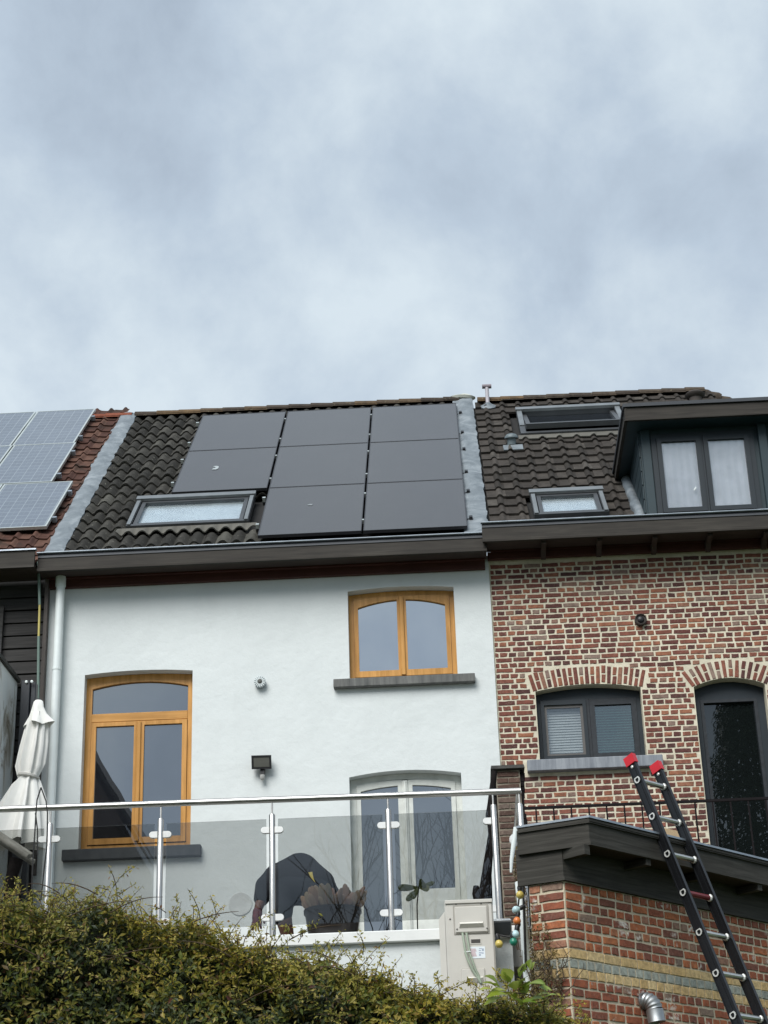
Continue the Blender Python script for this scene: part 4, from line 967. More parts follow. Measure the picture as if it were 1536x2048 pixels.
# silver framed panels next door
silver = [(-4.630-.805, 21.082, 'pale blue silver framed solar panel at the ridge beside the red tiles'), (-5.455-.805, 21.062+.02, 'pale blue silver framed ridge panel cut by the left edge of the photo'),
          (-4.605-.805, 19.832, 'pale blue silver framed solar panel in the middle row beside the red tiles'), (-5.43-.805, 19.832, 'pale blue silver framed solar panel in the middle row, mostly out of the photo'),
          (-4.345-.83, 18.552, 'pale blue silver framed solar panel lowest on the red roof'), (-5.19-.83, 18.552, 'pale blue silver framed solar panel lowest on the red roof, barely in the photo')]
for x, y, lab in silver:
    wd = .83 if y < 19 else .805
    t = solar(x, syn(y, PN), wd, 1.705, lab, 'silver framed solar panels on the red roof', M['solarL'], M['alu'], .020)
    if x > -5.45:
        for fr in (.2, .78):
            mb = MB(); s = syn(y, PN) + 1.705*fr; rbox(mb, x+wd+.002, x+wd+.05, s-.025, s+.025, .05, PN-.005); mb.build('end_clamp', M['zinc'], t)

# ================================================================== TERRACE
TW = thing('terrace_wall', 'white terrace front wall with a white coping below the glass railing', 'wall', (-1.9, 13.9, 0))
mb = MB(); mb.box(-4.6, .40, 13.78, 13.95, 0, 4.372); mb.build('wall', M['white'], TW)
mb = MB(); mb.cbox(-4.6, .43, 13.735, 13.99, 4.375, 4.460, .006); mb.build('coping', M['coping'], TW)
SW = thing('side_wall', 'grey rendered wall set back between the outdoor unit and the brick annex', 'wall', (.55, 14.6, 0))
mb = MB(); mb.box(.42, .60, 14.3, 17.8, 0, 4.42); mb.build('wall', M['greyrender'], SW)
mb = MB(); mb.box(.415, .605, 14.29, 17.8, 4.422, 4.45); mb.build('coping', M['capstone'], SW)
# glass railing
YG = 13.86
GR = thing('glass_railing', 'steel terrace railing with smoked glass panels', 'railing', (-1.6, YG, 4.46))
mb = MB(); mb.tube([(-4.4, YG, 5.545), (.535, YG, 5.512)], .0245, 14); mb.build('handrail', M['steel'], GR, smooth=True)
mb = MB(); mb.tube([(.520, YG+.02, 5.512), (.525, YG+1.5, 5.512)], .021, 12); mb.build('side_handrail', M['steel'], GR, smooth=True)
mb = MB(); mb.lathe([(.055, 0), (.055, .012), (.05, .02), (0, .02)], (.525, YG+1.5, 5.512), (0, -1, 0), 18); mb.build('wall_flange', M['clampm'], GR)
PX = [-3.965, -3.10, -2.242, -1.382, -.489, .318]
def railpost(x, both=(-1, 1), y=YG):
    mb = MB(); mb.tube([(x, y, 4.46), (x, y, 5.40), (x, y, 5.412)], [.0235, .0235, .018], 14); p = mb.build('post', M['steel'], GR, smooth=True)
    mb = MB(); mb.tube([(x, y, 5.40), (x, y, 5.505)], .0075, 8); mb.build('post_pin', M['steel'], p, smooth=True)
    mb = MB(); mb.lathe([(.05, 0), (.05, .008), (.03, .012), (0, .012)], (x, y, 4.461), n=18); mb.build('base_plate', M['steel'], p)
    for z in (5.285, 4.615):
        for sg in both:
            mb = MB(); vs = []; k = 7
            ol = [(.022, -.024), (.062, -.024)] + [(.062+.024*math.cos(t_), .024*math.sin(t_)) for t_ in [(-.5+j/6)*math.pi for j in range(1, 6)]] + [(.062, .024), (.022, .024)]
            m_ = len(ol); vs = [(x+sg*a_, yy, z+b_) for yy in (y-.017, y+.017) for a_, b_ in ol]
            mb.add(vs, [(j, (j+1) % m_, m_+(j+1) % m_, m_+j) for j in range(m_)] + [tuple(range(m_))[::-1], tuple(range(m_, 2*m_))]); mb.build('glass_clamp', M['clampm'], p)
for i, x in enumerate(PX): railpost(x, (-1,) if i == 5 else (-1, 1))
for x0, x1 in zip(PX, PX[1:]):
    mb = MB(); mb.box(x0+.045, x1-.045, YG-.004, YG+.004, 4.555, 5.372); mb.build('glass_panel', M['rail'], GR)
railpost(.520, ())
mb = MB(); mb.box(.516, .523, YG+.06, YG+1.35, 4.56, 5.37); mb.build('glass_panel', M['rail'], GR)

# brick pier between the two houses, dark stem beside it
PR = thing('brick_pier', 'weathered brick pier with a black capstone behind the end of the glass railing', 'pier', (.5, 15.6, 0))
mb = MB(); mb.box(.395, .605, 15.63, 15.95, 0, 6.20); PW = mb.build('wall', M['mortar3'], PR)
mb = MB()
for k in range(42):
    z = 4.5 + k*.041
    for xx in (.372, .607): mb.obox(Vector((xx+uni(-.01, .01), 15.64+uni(-.008, .008), z)), AX, Vector((0, 1, 0)), Vector((0, 0, 1)), 0, .022+uni(0, .012), 0, .29, 0, .039+uni(-.006, .004))
mb.build('stained_edge', M['darkstem'], PR)['kind'] = 'stuff'
td = []
for r_ in range(30):
    z = 6.165 - r_*.0575
    hs = [(.45,), (.552,)] if r_ % 2 else [(.500,)]
    for h in hs: td.append((random.choice(blanks(M['brick3'], .098 if r_ % 2 else .19, .042, .008, .004, 2)), Vector((h[0], 15.63, z)), 0, uni(-.015, .015), 1.0, 0))
lay_bricks(PW, td, 300, M['brick3'])
mb = MB(); mb.add([(.352, 15.58, 6.205), (.648, 15.58, 6.205), (.648, 16.0, 6.205), (.352, 16.0, 6.205), (.358, 15.585, 6.235), (.642, 15.585, 6.235), (.642, 15.99, 6.235), (.358, 15.99, 6.235), (.44, 15.70, 6.262), (.57, 15.70, 6.262), (.57, 15.9, 6.262), (.44, 15.9, 6.262)],
                  [(3, 2, 1, 0)] + [(j, (j+1) % 4, 4+(j+1) % 4, 4+j) for j in range(4)] + [(4+j, 4+(j+1) % 4, 8+(j+1) % 4, 8+j) for j in range(4)] + [(8, 9, 10, 11)]); mb.build('capstone', M['capstone'], PR)
t = thing('dead_stem', 'black gnarled climbing stem with a forked base in front of the white wall', 'plant', (.25, 14.8, 4.4))
Ys = 14.9
pts = [(966, 1830), (969, 1790), (974, 1740), (978, 1700), (983, 1660), (985, 1640), (984, 1622), (983, 1600), (987, 1560), (989, 1535)]
rr_ = [.085, .062, .042, .034, .032, .042, .050, .030, .026, .02]
mb = MB(); mb.tube([pix(x, y+8, Ys)+Vector((uni(-.006, .006), uni(-.02, .02), 0)) for x, y in pts], rr_, 9); mb.build('main_stem', M['darkstem'], t, smooth=True)
mb = MB(); mb.tube([pix(962, 1826, Ys), pix(957, 1800, Ys), pix(953, 1786, Ys), pix(952, 1772, Ys)], [.05, .04, .036, .022], 8); mb.build('side_stem', M['darkstem'], t, smooth=True)
mb = MB(); mb.lathe([(.075, 0), (.11, .12), (.10, .2), (0, .2)], (pix(968, 1840, Ys).x, Ys, 4.40), n=12); mb.build('stump', M['darkstem'], t)

# party wall, post, parasol on the left
t = thing('party_wall', 'stained white party wall with a slate coping at the far left', 'wall', (-4.45, 16, 0))
mb = MB(); mb.add([(-4.40, 14.0, 0), (-4.40, 17.86, 0), (-4.40, 17.86, 8.0), (-4.40, 14.0, 7.86), (-4.62, 14.0, 0), (-4.62, 17.86, 0), (-4.62, 17.86, 8.0), (-4.62, 14.0, 7.86)], [(0, 1, 2, 3), (7, 6, 5, 4), (0, 3, 7, 4), (1, 5, 6, 2), (3, 2, 6, 7)]); mb.build('wall', M['stained'], t)
mb = MB(); mb.add([(-4.37, 13.97, 7.863), (-4.37, 17.86, 8.003), (-4.37, 17.86, 8.045), (-4.37, 13.97, 7.905), (-4.65, 13.97, 7.863), (-4.65, 17.86, 8.003), (-4.65, 17.86, 8.045), (-4.65, 13.97, 7.905)], [(0, 1, 2, 3), (7, 6, 5, 4), (0, 3, 7, 4), (1, 5, 6, 2), (3, 2, 6, 7), (0, 4, 5, 1)]); mb.build('coping', M['capstone'], t)
t = thing('steel_post', 'black steel post standing between the stained wall and the white house', 'post', (-4.2, 17.5, 4.4))
mb = MB(); mb.cbox(-4.255, -4.165, 17.42, 17.52, 4.4, 7.875, .006); mb.build('shaft', plain('dark_steel', (.018, .021, .026), .45, .3), t)
mb = MB(); mb.cbox(-4.163, -4.11, 17.45, 17.55, 4.4, 7.86, .006); mb.build('side_shaft', bpy.data.materials['dark_steel'], t)
for dx in (-4.20, -4.145):
    mb = MB(); mb.lathe([(.014, 0), (.014, .012), (0, .016)], (dx, 17.415, 7.85), (0, -1, 0), 10); mb.build('bolt', M['pvc'], t)

YP = 15.5
PS = thing('parasol', 'folded off white parasol tied with a strap behind the glass railing', 'parasol', (-3.7, YP, 4.4))
topP = pix(78, 1402, YP); botP = pix(40, 1665, YP)
def fold(z_list, name, mat, n=44, folds=7, seed=0, amp=.18):
    mb = MB(); m_ = len(z_list)
    for (px, py, rpx, am) in z_list:
        c_ = pix(px, py, YP); r0 = rpx/236
        for k in range(n):
            an = k*2*math.pi/n
            rr = r0*(1 + am*math.sin(an*folds+seed) + am*.5*math.sin(an*(folds*2-3)+seed*2))
            mb.v.append((c_.x+math.cos(an)*rr, c_.y+math.sin(an)*rr*.8, c_.z + am*.06*math.sin(an*3+seed)))
    mb.f += [(j*n+k, j*n+(k+1) % n, (j+1)*n+(k+1) % n, (j+1)*n+k) for j in range(m_-1) for k in range(n)]
    mb.f.append(tuple(range(n)))
    return mb.build(name, mat, PS, smooth=True)
fold([(76, 1425, 15, .1), (73, 1450, 19, .24), (67, 1490, 22, .30), (60, 1530, 24, .28), (57, 1548, 20, .2), (56, 1556, 18, .14), (52, 1565, 24, .2), (45, 1600, 36, .27), (36, 1640, 47, .30), (30, 1672, 55, .30), (28, 1690, 57, .32)], 'canopy', M['canvas'], 72, 9, .6)
fold([(77, 1401, 7, .0), (77, 1404, 10, .02), (76, 1415, 12, .05), (77, 1430, 17, .1), (79, 1442, 24, .18), (80, 1449, 27, .24)], 'top_flap', M['canvas'], 48, 4, 2.2)
mb = MB(); c_ = pix(57, 1553, YP); mb.lathe([(.088, -.012), (.098, -.008), (.098, .008), (.088, .012)], c_, (.18, 0, 1), 24); mb.build('tie_strap', M['strap'], PS)
mb = MB(); mb.tube([pix(78, 1398, YP), pix(78, 1404, YP)], .02, 8); mb.build('finial', M['pvcgrey'], PS)
mb = MB(); mb.tube([pix(60, 1560, YP), (-3.79, YP, 4.40)], .022, 10); mb.build('pole', M['pvcgrey'], PS, smooth=True)
mb = MB(); mb.lathe([(.28, 0), (.28, .05), (.05, .08), (0, .08)], (-3.79, YP, 4.40), n=24); mb.build('base', M['slate_sill'], PS)
t = thing('bird_table', 'grey ridged roof on a dark stake behind the left glass panel', 'bird table', (-3.6, 14.4, 4.4))
Yb = 14.4
a1, a2 = pix(2, 1672, Yb), pix(62, 1712, Yb); ax_ = (a2-a1).normalized(); up_ = Vector((0, 0, 1)); nn_ = ax_.cross(Vector((0, 1, 0))).normalized()
for k in range(3):
    mb = MB(); d = Vector((.0, -.10+.10*k, -.03*abs(k-1))); mb.tube([a1+d-ax_*.12, a2+d], .028, 10); mb.build('roof_ridge', M['bird'], t, smooth=True)
mb = MB(); b0 = pix(34, 1708, Yb); mb.tube([b0+Vector((0, 0, -.04)), (b0.x-.04, Yb, b0.z-.22), (b0.x-.06, Yb, 4.4)], [.055, .045, .04], 10); mb.build('stake', M['darkstem'], t, smooth=True)
t = thing('hanging_wires', 'two thin black wires hanging down in front of the folded parasol', 'wires', (-3.1, 13.7, 4.5))
for wv in ([(82, 1575), (74, 1600), (72, 1625), (70, 1660), (66, 1720), (63, 1790)], [(82, 1575), (92, 1602), (95, 1625), (94, 1690), (88, 1740), (82, 1800)], [(71, 1626), (75, 1660), (75, 1710)]):
    mb = MB(); mb.tube([pix(x, y, 13.72) for x, y in wv], .0055, 6); mb.build('wire', M['wire'], t, smooth=True)

# flood light on the white wall
q = pix(526, 1530, YF)
t = thing('flood_light', 'black square floodlight with a motion sensor on the white wall', 'lamp', q)
hx, hz = .093, .062
mb = MB(); c_ = q + Vector((-.005, -.10, .0)); ax2, ay2, az2 = Vector((1, .05, 0)).normalized(), Vector((0, .97, .25)).normalized(), Vector((0, -.25, .97)).normalized()
mb.obox(c_, ax2, ay2, az2, -hx, hx, .013, .055, -hz, hz)
mb.build('housing', M['black'], t)
mb = MB(); mb.ring((-hx-.006, hx+.006, -hz-.006, hz+.006), (-hx+.012, hx-.012, -hz+.012, hz-.012), -.008, .012, lambda u, v, w_: c_ + ax2*u + az2*v + ay2*w_); mb.build('bezel', M['black'], t)
mb = MB(); mb.obox(c_, ax2, ay2, az2, -hx+.014, hx-.014, -.004, -.001, -hz+.014, hz-.014); mb.build('lens', M['lens'], t)
mb = MB(); mb.box(q.x-.02, q.x+.022, YF-.07, YF-.001, q.z-.135, q.z-.04); mb.build('bracket', M['black'], t)
mb = MB(); mb.lathe([(.0, -.035), (.018, -.028), (.026, -.01), (.026, .02), (0, .025)], q+Vector((.0, -.06, -.142)), n=14); mb.build('motion_sensor', plain('grey_sensor', (.42, .42, .40), .4), t, smooth=True)

# ================================================================== OUTDOOR UNIT
AU = thing('heat_pump_unit', 'beige grey outdoor unit in front of the white terrace wall', 'outdoor unit', (.08, 13.3, 3.55))
x0, x1, yf, zt = -.083, .256, 13.0, 4.495
mb = MB(); mb.cbox(x0, x1, yf, 13.70, 3.58, zt, .012); mb.build('casing', M['unit'], AU)
mb = MB(); mb.add([(x0-.045, yf+.03, 3.6), (x0-.002, yf+.012, 3.6), (x0-.002, yf+.012, 4.425), (x0-.045, yf+.03, 4.375), (x0-.045, 13.68, 3.6), (x0-.002, 13.68, 3.6), (x0-.002, 13.68, 4.425), (x0-.045, 13.68, 4.375)], [(0, 1, 2, 3), (7, 6, 5, 4), (0, 3, 7, 4), (3, 2, 6, 7), (1, 5, 6, 2)])
mb.build('front_grille', M['unit'], AU)
mb = MB(); mb.cbox(x0+.002, x1-.002, yf-.010, yf-.001, zt-.022, zt+.004, .003); mb.build('top_lip', M['unit'], AU)
def up(px, py, dy): v = pix(px, py, yf-dy); return v
p0_, p1_ = up(908, 1813, .012), up(977, 1864, .012)
mb = MB(); mb.cbox(p0_.x, p1_.x, yf-.014, yf-.001, p1_.z, p0_.z, .008); mb.build('access_panel', M['unit'], AU)
mb = MB(); mb.cbox(p0_.x-.008, p1_.x+.008, yf-.004, yf-.0008, p1_.z-.008, p0_.z+.008, .003); mb.build('panel_shadow', plain('enamel_shadow_gap', (.38, .36, .32), .5), AU)  # darker enamel sheet paints the shadow gap around the access panel
a_, b_ = up(918, 1848, .02), up(968, 1854, .02); mb = MB(); mb.add([(a_.x, yf-.015, b_.z), (b_.x, yf-.015, b_.z), (b_.x-.008, yf-.034, a_.z-.002), (a_.x+.008, yf-.034, a_.z-.002), (a_.x+.004, yf-.015, a_.z+.012), (b_.x-.004, yf-.015, a_.z+.012)], [(0, 1, 2, 3), (3, 2, 5, 4), (0, 3, 4), (1, 5, 2)]); mb.build('handle', plain('handle_enamel', (.66, .64, .58), .4), AU)
for px, py in ((914, 1859), (974, 1857), (900, 1838), (912, 1808), (962, 1807)):
    v = up(px, py, 0); mb = MB(); mb.lathe([(.006, 0), (.006, .018 if py > 1850 else .004), (0, .02 if py > 1850 else .006)], v, (0, -1, 0), 10); mb.build('screw', M['screw'], AU)
a_, b_ = up(942, 1879, 0), up(961, 1886, 0); mb = MB(); mb.box(a_.x, b_.x, yf-.003, yf-.0005, b_.z, a_.z); mb.build('slot', M['unitd'], AU)
mb = MB(); mb.cbox(a_.x-.008, b_.x+.008, yf-.0025, yf-.0003, b_.z-.008, a_.z+.006, .0008); mb.build('slot_rim', M['unit'], AU)
a_, b_ = up(938, 1894, 0), up(971, 1916, 0); mb = MB(); mb.box(a_.x, b_.x, yf-.0022, yf-.0006, b_.z, a_.z); ST = mb.build('rating_label', M['sticker'], AU)
wd, ht = b_.x-a_.x, a_.z-b_.z
mb = MB()
for (u0, u1, v0, v1) in [(.05, .48, .80-.07*k, .84-.07*k) for k in range(10)]: mb.box(a_.x+wd*u0, a_.x+wd*(u1-.1*((u0*97+v0*31) % 1)), yf-.0030, yf-.0024, b_.z+ht*v0, b_.z+ht*v1)
mb.build('small_print', M['inkr'], ST)
mb = MB()
for (u0, u1, v0, v1) in [(.60, .74, .62, .70), (.80, .92, .60, .82), (.60, .78, .42, .50), (.60, .72, .20, .36), (.78, .90, .38, .48), (.62, .80, .80, .86)]: mb.box(a_.x+wd*u0, a_.x+wd*u1, yf-.0030, yf-.0024, b_.z+ht*v0, b_.z+ht*v1)
mb.build('symbols', M['ink'], ST)
a_, b_ = up(922, 1938, 0), up(975, 2040, 0); mb = MB(); mb.cbox(a_.x, b_.x, yf-.010, yf-.001, 3.62, a_.z, .006); mb.build('lower_panel', M['unit'], AU)
a_, b_ = up(932, 1958, 0), up(968, 1966, 0); mb = MB(); mb.add([(a_.x, yf-.011, b_.z), (b_.x, yf-.011, b_.z), (b_.x-.008, yf-.03, a_.z), (a_.x+.008, yf-.03, a_.z), (a_.x+.004, yf-.011, a_.z+.012), (b_.x-.004, yf-.011, a_.z+.012)], [(0, 1, 2, 3), (3, 2, 5, 4), (0, 3, 4), (1, 5, 2)]); mb.build('handle', plain('handle_enamel', (.66, .64, .58), .4), AU)
for off in (0, 8):
    mb = MB(); mb.tube([up(925+off, 1866, .012), up(928+off, 1885, .016), up(931+off, 1905, .018), up(936+off, 1920, .018), up(944+off*.8, 1938, .022), up(953+off*.6, 1952, .024), up(962, 1966, .02)], .0085, 8); mb.build('cable', M['cableg'], AU, smooth=True)
mb = MB(); mb.tube([up(932, 1904, .018)+Vector((-.014, 0, 0)), up(942, 1903, .03)], .004, 6); mb.build('cable_tie', M['pvc'], AU)
for xx in (.0, .17):
    mb = MB(); mb.box(xx, xx+.04, 13.05, 13.778, 3.54, 3.578); mb.build('wall_bracket', M['zinc'], AU)

# small lamp and string lights by the annex corner
q = pix(1003, 1857, 13.55)
t = thing('small_flood_lamp', 'small grey flood lamp tilted down beside the outdoor unit', 'lamp', q)
ax2 = Vector((1, 0, 0)); ay2 = Vector((0, .80, .60)); az2 = Vector((0, -.60, .80))
mb = MB(); vs = []
for (w_, h_, d_) in ((.075, .062, 0), (.066, .054, .05), (.035, .03, .075)):
    vs += [q + ax2*sx*w_ + az2*sz*h_ + ay2*d_ for sx, sz in ((-1, -1), (1, -1), (1, 1), (-1, 1))]
mb.add(vs, [(3, 2, 1, 0)] + [(a*4+j, a*4+(j+1) % 4, a*4+4+(j+1) % 4, a*4+4+j) for a in (0, 1) for j in range(4)] + [(8, 9, 10, 11)]); mb.build('housing', plain('light_grey_metal', (.36, .38, .39), .4, .3), t)
mb = MB(); mb.obox(q, ax2, ay2, az2, -.066, .066, -.004, -.001, -.052, .052); mb.build('lens', plain('dark_solar_cell', (.07, .08, .09), .25), t)
mb = MB(); mb.tube([q+Vector((0, .05, .03)), q+Vector((0.0, .25, .02))], .012, 8); mb.build('arm', M['zinc'], t)
GL = thing('string_lights', 'black string of coloured round bulbs trailing down by the white pipe', 'string lights', pix(1045, 1800, 12.25))
mb = MB(); mb.tube([pix(x, y, 12.25) for x, y in ((1046, 1690), (1044, 1712), (1042, 1750), (1040, 1780), (1036, 1815), (1040, 1850), (1033, 1866), (1018, 1874), (1000, 1871), (990, 1872))], .0065, 6); mb.build('cable', M['wire'], GL, smooth=True)
for px, py, m_, dr in ((1040, 1724, 'bulbg', (0, 0, 1)), (1040, 1790, 'bulby', (0, 0, 1)), (1032, 1820, 'bulbb', (.8, 0, .3)), (1034, 1842, 'bulbo', (.2, 0, 1)), (998, 1888, 'bulby', (-.15, 0, 1)), (1027, 1884, 'bulbg', (-.1, 0, 1)), (1031, 1869, 'bulbb', (.3, 0, 1))):
    c_ = pix(px, py, 12.22); d_ = Vector(dr).normalized()
    mb = MB(); mb.lathe([(0.0, -.027), (.014, -.023), (.024, -.012), (.027, 0), (.022, .015), (.013, .024), (.012, .03), (0, .03)], c_, d_, 14); b_ = mb.build('bulb', M[m_], GL, smooth=True)
    mb = MB(); mb.lathe([(.015, .027), (.017, .05), (.010, .068), (0, .068)], c_, d_, 10); mb.build('socket', M['black'], b_, smooth=True)
t = thing('white_drainpipe', 'white flaking drainpipe in the corner of the brick annex', 'drainpipe', pix(1054, 1850, 13.4))
mb = MB(); mb.tube([pix(1032, 1655, 13.1), pix(1027, 1690, 13.1), pix(1023, 1720, 13.1), pix(1022, 1745, 13.1)], [.019, .018, .014, .009], 10); mb.build('upper_bend', M['pvc'], t, smooth=True)
mb = MB(); mb.tube([pix(1037, 1765, 12.45), pix(1047, 1850, 12.4), pix(1055, 1960, 12.4), pix(1060, 2100, 12.4)], .026, 12); mb.build('pipe', M['pvc'], t, smooth=True)
mb = MB(); mb.tube([pix(1043, 1690, 12.35), pix(1046, 1760, 12.35), pix(1049, 1850, 12.35), pix(1052, 1940, 12.35)], .0085, 8); mb.build('black_cable', M['wire'], t, smooth=True)

# ================================================================== BRICK ANNEX
SCL = 0.922
def ab(v): v = Vector(v); return EYE + (v-EYE)*SCL
c0 = ab((.757, 12.9, 4.581)); fa = R(44)
aR = Vector((math.sin(fa), math.cos(fa), 0)); nR = Vector((aR.y, -aR.x, 0))
fb_ = R(67); aL = Vector((-math.sin(fb_), math.cos(fb_), 0)); nL = Vector((-aL.y, aL.x, 0))
zt = c0.z; UZ = Vector((0, 0, 1)); g0 = Vector((c0.x, c0.y, 0))
AN_ = thing('brick_annex', 'orange red brick annex with yellow and grey bands under a dark wooden cornice', 'outbuilding', g0)
lenL, lenR = .24, 3.6
poly = [g0 + aL*lenL, g0, g0 + aR*lenR, g0 + aR*lenR - nR*1.6, g0 + aL*lenL - nL*1.2 + Vector((.2, .5, 0))]
mb = MB(); n_ = len(poly); mb.add([p for p in poly] + [p + UZ*(zt+.17) for p in poly], [(j, (j+1) % n_, n_+(j+1) % n_, n_+j) for j in range(n_)] + [tuple(range(n_, 2*n_))]); AW = mb.build('wall', M['mortar2'], AN_)
CB = .0613
b2s = blanks(M['brick2'], .156, .046, .007, .0035, 12); b2h = blanks(M['brick2'], .069, .046, .007, .0035, 12)
ys_ = blanks(M['byel'], .166, .056, .006, .0012, 6); gs_ = blanks(M['bgrey'], .074, .054, .006, .0015, 8)
yh_ = blanks(M['byel'], .080, .056, .006, .0012, 6)
td = []
angR = math.atan2(aR.y, aR.x); angL = math.atan2(-aL.y, -aL.x)
for r_ in range(30):
    z = zt - CB*(r_+.5)
    kind = 'y' if r_ in (7, 9) else 'g' if r_ == 8 else 'h' if r_ % 2 == 0 else 's'
    for face in 'RL':
        tmax = 2.4 if face == 'R' else lenL
        t_ = .0; first = True
        while t_ < tmax:
            if kind == 'y': ln = .170 if (r_ == 7) else .086; bl = random.choice(ys_ if ln > .1 else yh_); full = ln
            elif kind == 'g': ln = .0815; bl = random.choice(gs_); full = ln
            elif kind == 'h' and not (first and face == 'R'): ln = .0835*uni(.96, 1.04); bl = random.choice(b2h); full = .083
            else:
                ln = .169*uni(.97, 1.03); bl = random.choice(b2s); full = .170
                if first and r_ % 4 == 3: ln = .12
            if face == 'L' and kind in 'hs': ln = .185 if kind == 's' else .16; bl = random.choice(b2s); full = .17
            first = False
            t1 = min(t_+ln, tmax)
            if t1-t_ > .03:
                m_ = (t_+t1)/2; p = g0 + (aR if face == 'R' else aL)*m_ + UZ*(z+uni(-.002, .002))
                vis = 0 if (z > 3.0 and (face == 'L' or m_ < 1.95)) else 5000
                td.append((bl, p, angR if face == 'R' else angL, uni(-.010, .010), (t1-t_)/full*uni(.97, 1.02), vis + m_ + (1.2 if kind == 'h' else 0)))
            t_ += ln
lay_bricks(AW, td, 300, M['brick2'])
# cornice
zf1, zf0 = ab((0, 0, 5.003)).z, ab((0, 0, 4.79)).z
OV = .205
def cross(o1, o2):   # corner of the two faces pushed out by o1 (right) and o2 (left)
    A_ = Matrix(((nR.x, nR.y), (nL.x, nL.y))); r2 = A_.inverted() @ Vector((o1, o2)); return Vector((c0.x+r2.x, c0.y+r2.y, 0))
def band(name, mat, o1, o2, z0, z1, tk, ll=lenL, lr=lenR):
    P_ = cross(o1, o2); Q_ = cross(o1-tk, o2-tk)
    L_, R_ = P_ + aL*ll, P_ + aR*lr; Li, Ri = L_ - nL*tk, R_ - nR*tk
    mb = MB(); base_ = [L_, P_, R_, Ri, Q_, Li]
    mb.add([p+UZ*z0 for p in base_] + [p+UZ*z1 for p in base_], [(j, (j+1) % 6, 6+(j+1) % 6, 6+j) for j in range(6)] + [(0, 1, 4, 5), (1, 2, 3, 4), (6, 7, 10, 11), (7, 8, 9, 10)])
    return mb.build(name, mat, AN_)
band('frieze_board', M['annexwood'], .012, .014, zt+.003, zf0+.05, .012+.02, lenL+.08)
band('frieze_moulding', M['annexwood'], .026, .026, zt+.0, zt+.022, .03, lenL+.08)
band('fascia_board', M['annexwood'], OV, .030, zf0+.012, zf1-.028, .03, lenL+.26)
band('fascia_moulding', M['annexwood'], OV+.012, .040, zf0+.008, zf0+.034, .03, lenL+.26)
band('top_moulding', M['annexwood'], OV+.016, .044, zf1-.044, zf1-.014, .03, lenL+.26)
band('roof_edge', M['zinc'], OV+.022, .050, zf1-.012, zf1+.002, .05, lenL+.27)
mb = MB(); P_ = cross(OV-.032, .0); Q_ = cross(.014, .0); mb.add([P_+UZ*(zf0+.02), P_+aR*lenR+UZ*(zf0+.02), Q_+aR*lenR+UZ*(zf0+.02), Q_+UZ*(zf0+.02), P_+UZ*(zf0+.035), P_+aR*lenR+UZ*(zf0+.035), Q_+aR*lenR+UZ*(zf0+.035), Q_+UZ*(zf0+.035)], [(0, 1, 2, 3), (7, 6, 5, 4), (0, 4, 5, 1), (0, 3, 7, 4)]); mb.build('soffit_board', M['darkwood'], AN_)
for k, tt in enumerate((.0, .62, 1.24, 1.86, 2.5)):
    P_ = cross(.014, .012)
    mb = MB(); h_ = .075 if k == 0 else .055; mb.obox(P_ + aR*(tt), nR, aR, UZ, 0, OV-.02, 0.004, .055, zf0-h_+.02, zf0+.010); mb.build('cornice_bracket', M['annexwood'], AN_)
mb = MB(); P_ = cross(OV+.02, .045); rf = [P_+aL*(lenL+.22), P_, P_+aR*lenR, P_+aR*lenR-nR*2.0, P_+aL*(lenL+.22)-nL*1.2+Vector((.2, .4, 0))]; n_ = 5; mb.add([p+UZ*(zf1-.035) for p in rf]+[p+UZ*(zf1-.016) for p in rf], [tuple(range(5)), tuple(range(5, 10))]); mb.build('flat_roof', M['felt'], AN_)
# duct elbow on the annex
P_ = EYE + (pix(1300, 2000, 12.0)-EYE)
d_ = CR*(1285-768) - CU*(2003-1024) + CF*3700; tt = (c0-EYE).dot(nR)/d_.dot(nR); base_p = EYE + d_*tt
FD = thing('duct_elbow', 'ribbed galvanised duct elbow sticking out of the annex wall, open end down', 'duct', base_p)
o_ = nR; dn = Vector((.10, .0, -1)).normalized(); cpt = base_p + o_*.10
path = [base_p - o_*.02, base_p + o_*.03]; rc = .065
for k in range(7):
    th = k/6*math.pi/2; path.append(base_p + o_*(.02 + rc*math.sin(th)) + dn*(rc*(1-math.cos(th))))
rads = []; pp = []
for i, p in enumerate(path):
    if 2 <= i < len(path)-1:
        nx = path[i+1]
        for j in range(3): pp += [p.lerp(nx, j/3)]; rads += [.052 if j % 3 else .057]
    else: pp.append(p); rads.append(.054)
mb = MB(); mb.tube(pp, rads, 18, False); mb.build('ribbed_elbow', M['galv'], FD, smooth=True)
e_ = path[-1]; mb = MB(); mb.lathe([(.056, 0), (.057, .075), (.060, .08), (.055, .083), (.051, .07), (.05, .01)], e_, dn, 20); mb.f.pop(); mb.f.pop(); mb.build('outlet_pipe', M['galv'], FD, smooth=True)
mb = MB(); mb.lathe([(.0, .02), (.05, .02), (.05, .03), (0, .03)], e_, dn, 18); mb.build('duct_shade_disc', M['black'], FD)  # black disc paints the shade inside the duct
# board lying on the annex roof
d_ = pix(1345, 1668, 12.75)
t = thing('tan_board', 'tan board leaning upright on the annex roof behind the ladder', 'board', (d_.x, 12.75, zf1))
mb = MB(); a_, b_ = pix(1322, 1690, 12.75), pix(1372, 1652, 12.75); mb.add([(a_.x-.02, 12.75, zf1), (b_.x+.03, 12.72, zf1), (b_.x-.03, 12.82, b_.z-.02), (a_.x, 12.85, b_.z+.03), (a_.x-.02, 12.77, zf1), (b_.x+.03, 12.74, zf1), (b_.x-.03, 12.84, b_.z-.02), (a_.x, 12.87, b_.z+.03)], [(0, 1, 2, 3), (7, 6, 5, 4), (0, 4, 5, 1), (1, 5, 6, 2), (2, 6, 7, 3), (3, 7, 4, 0)]); mb.build('panel', M['tan'], t)

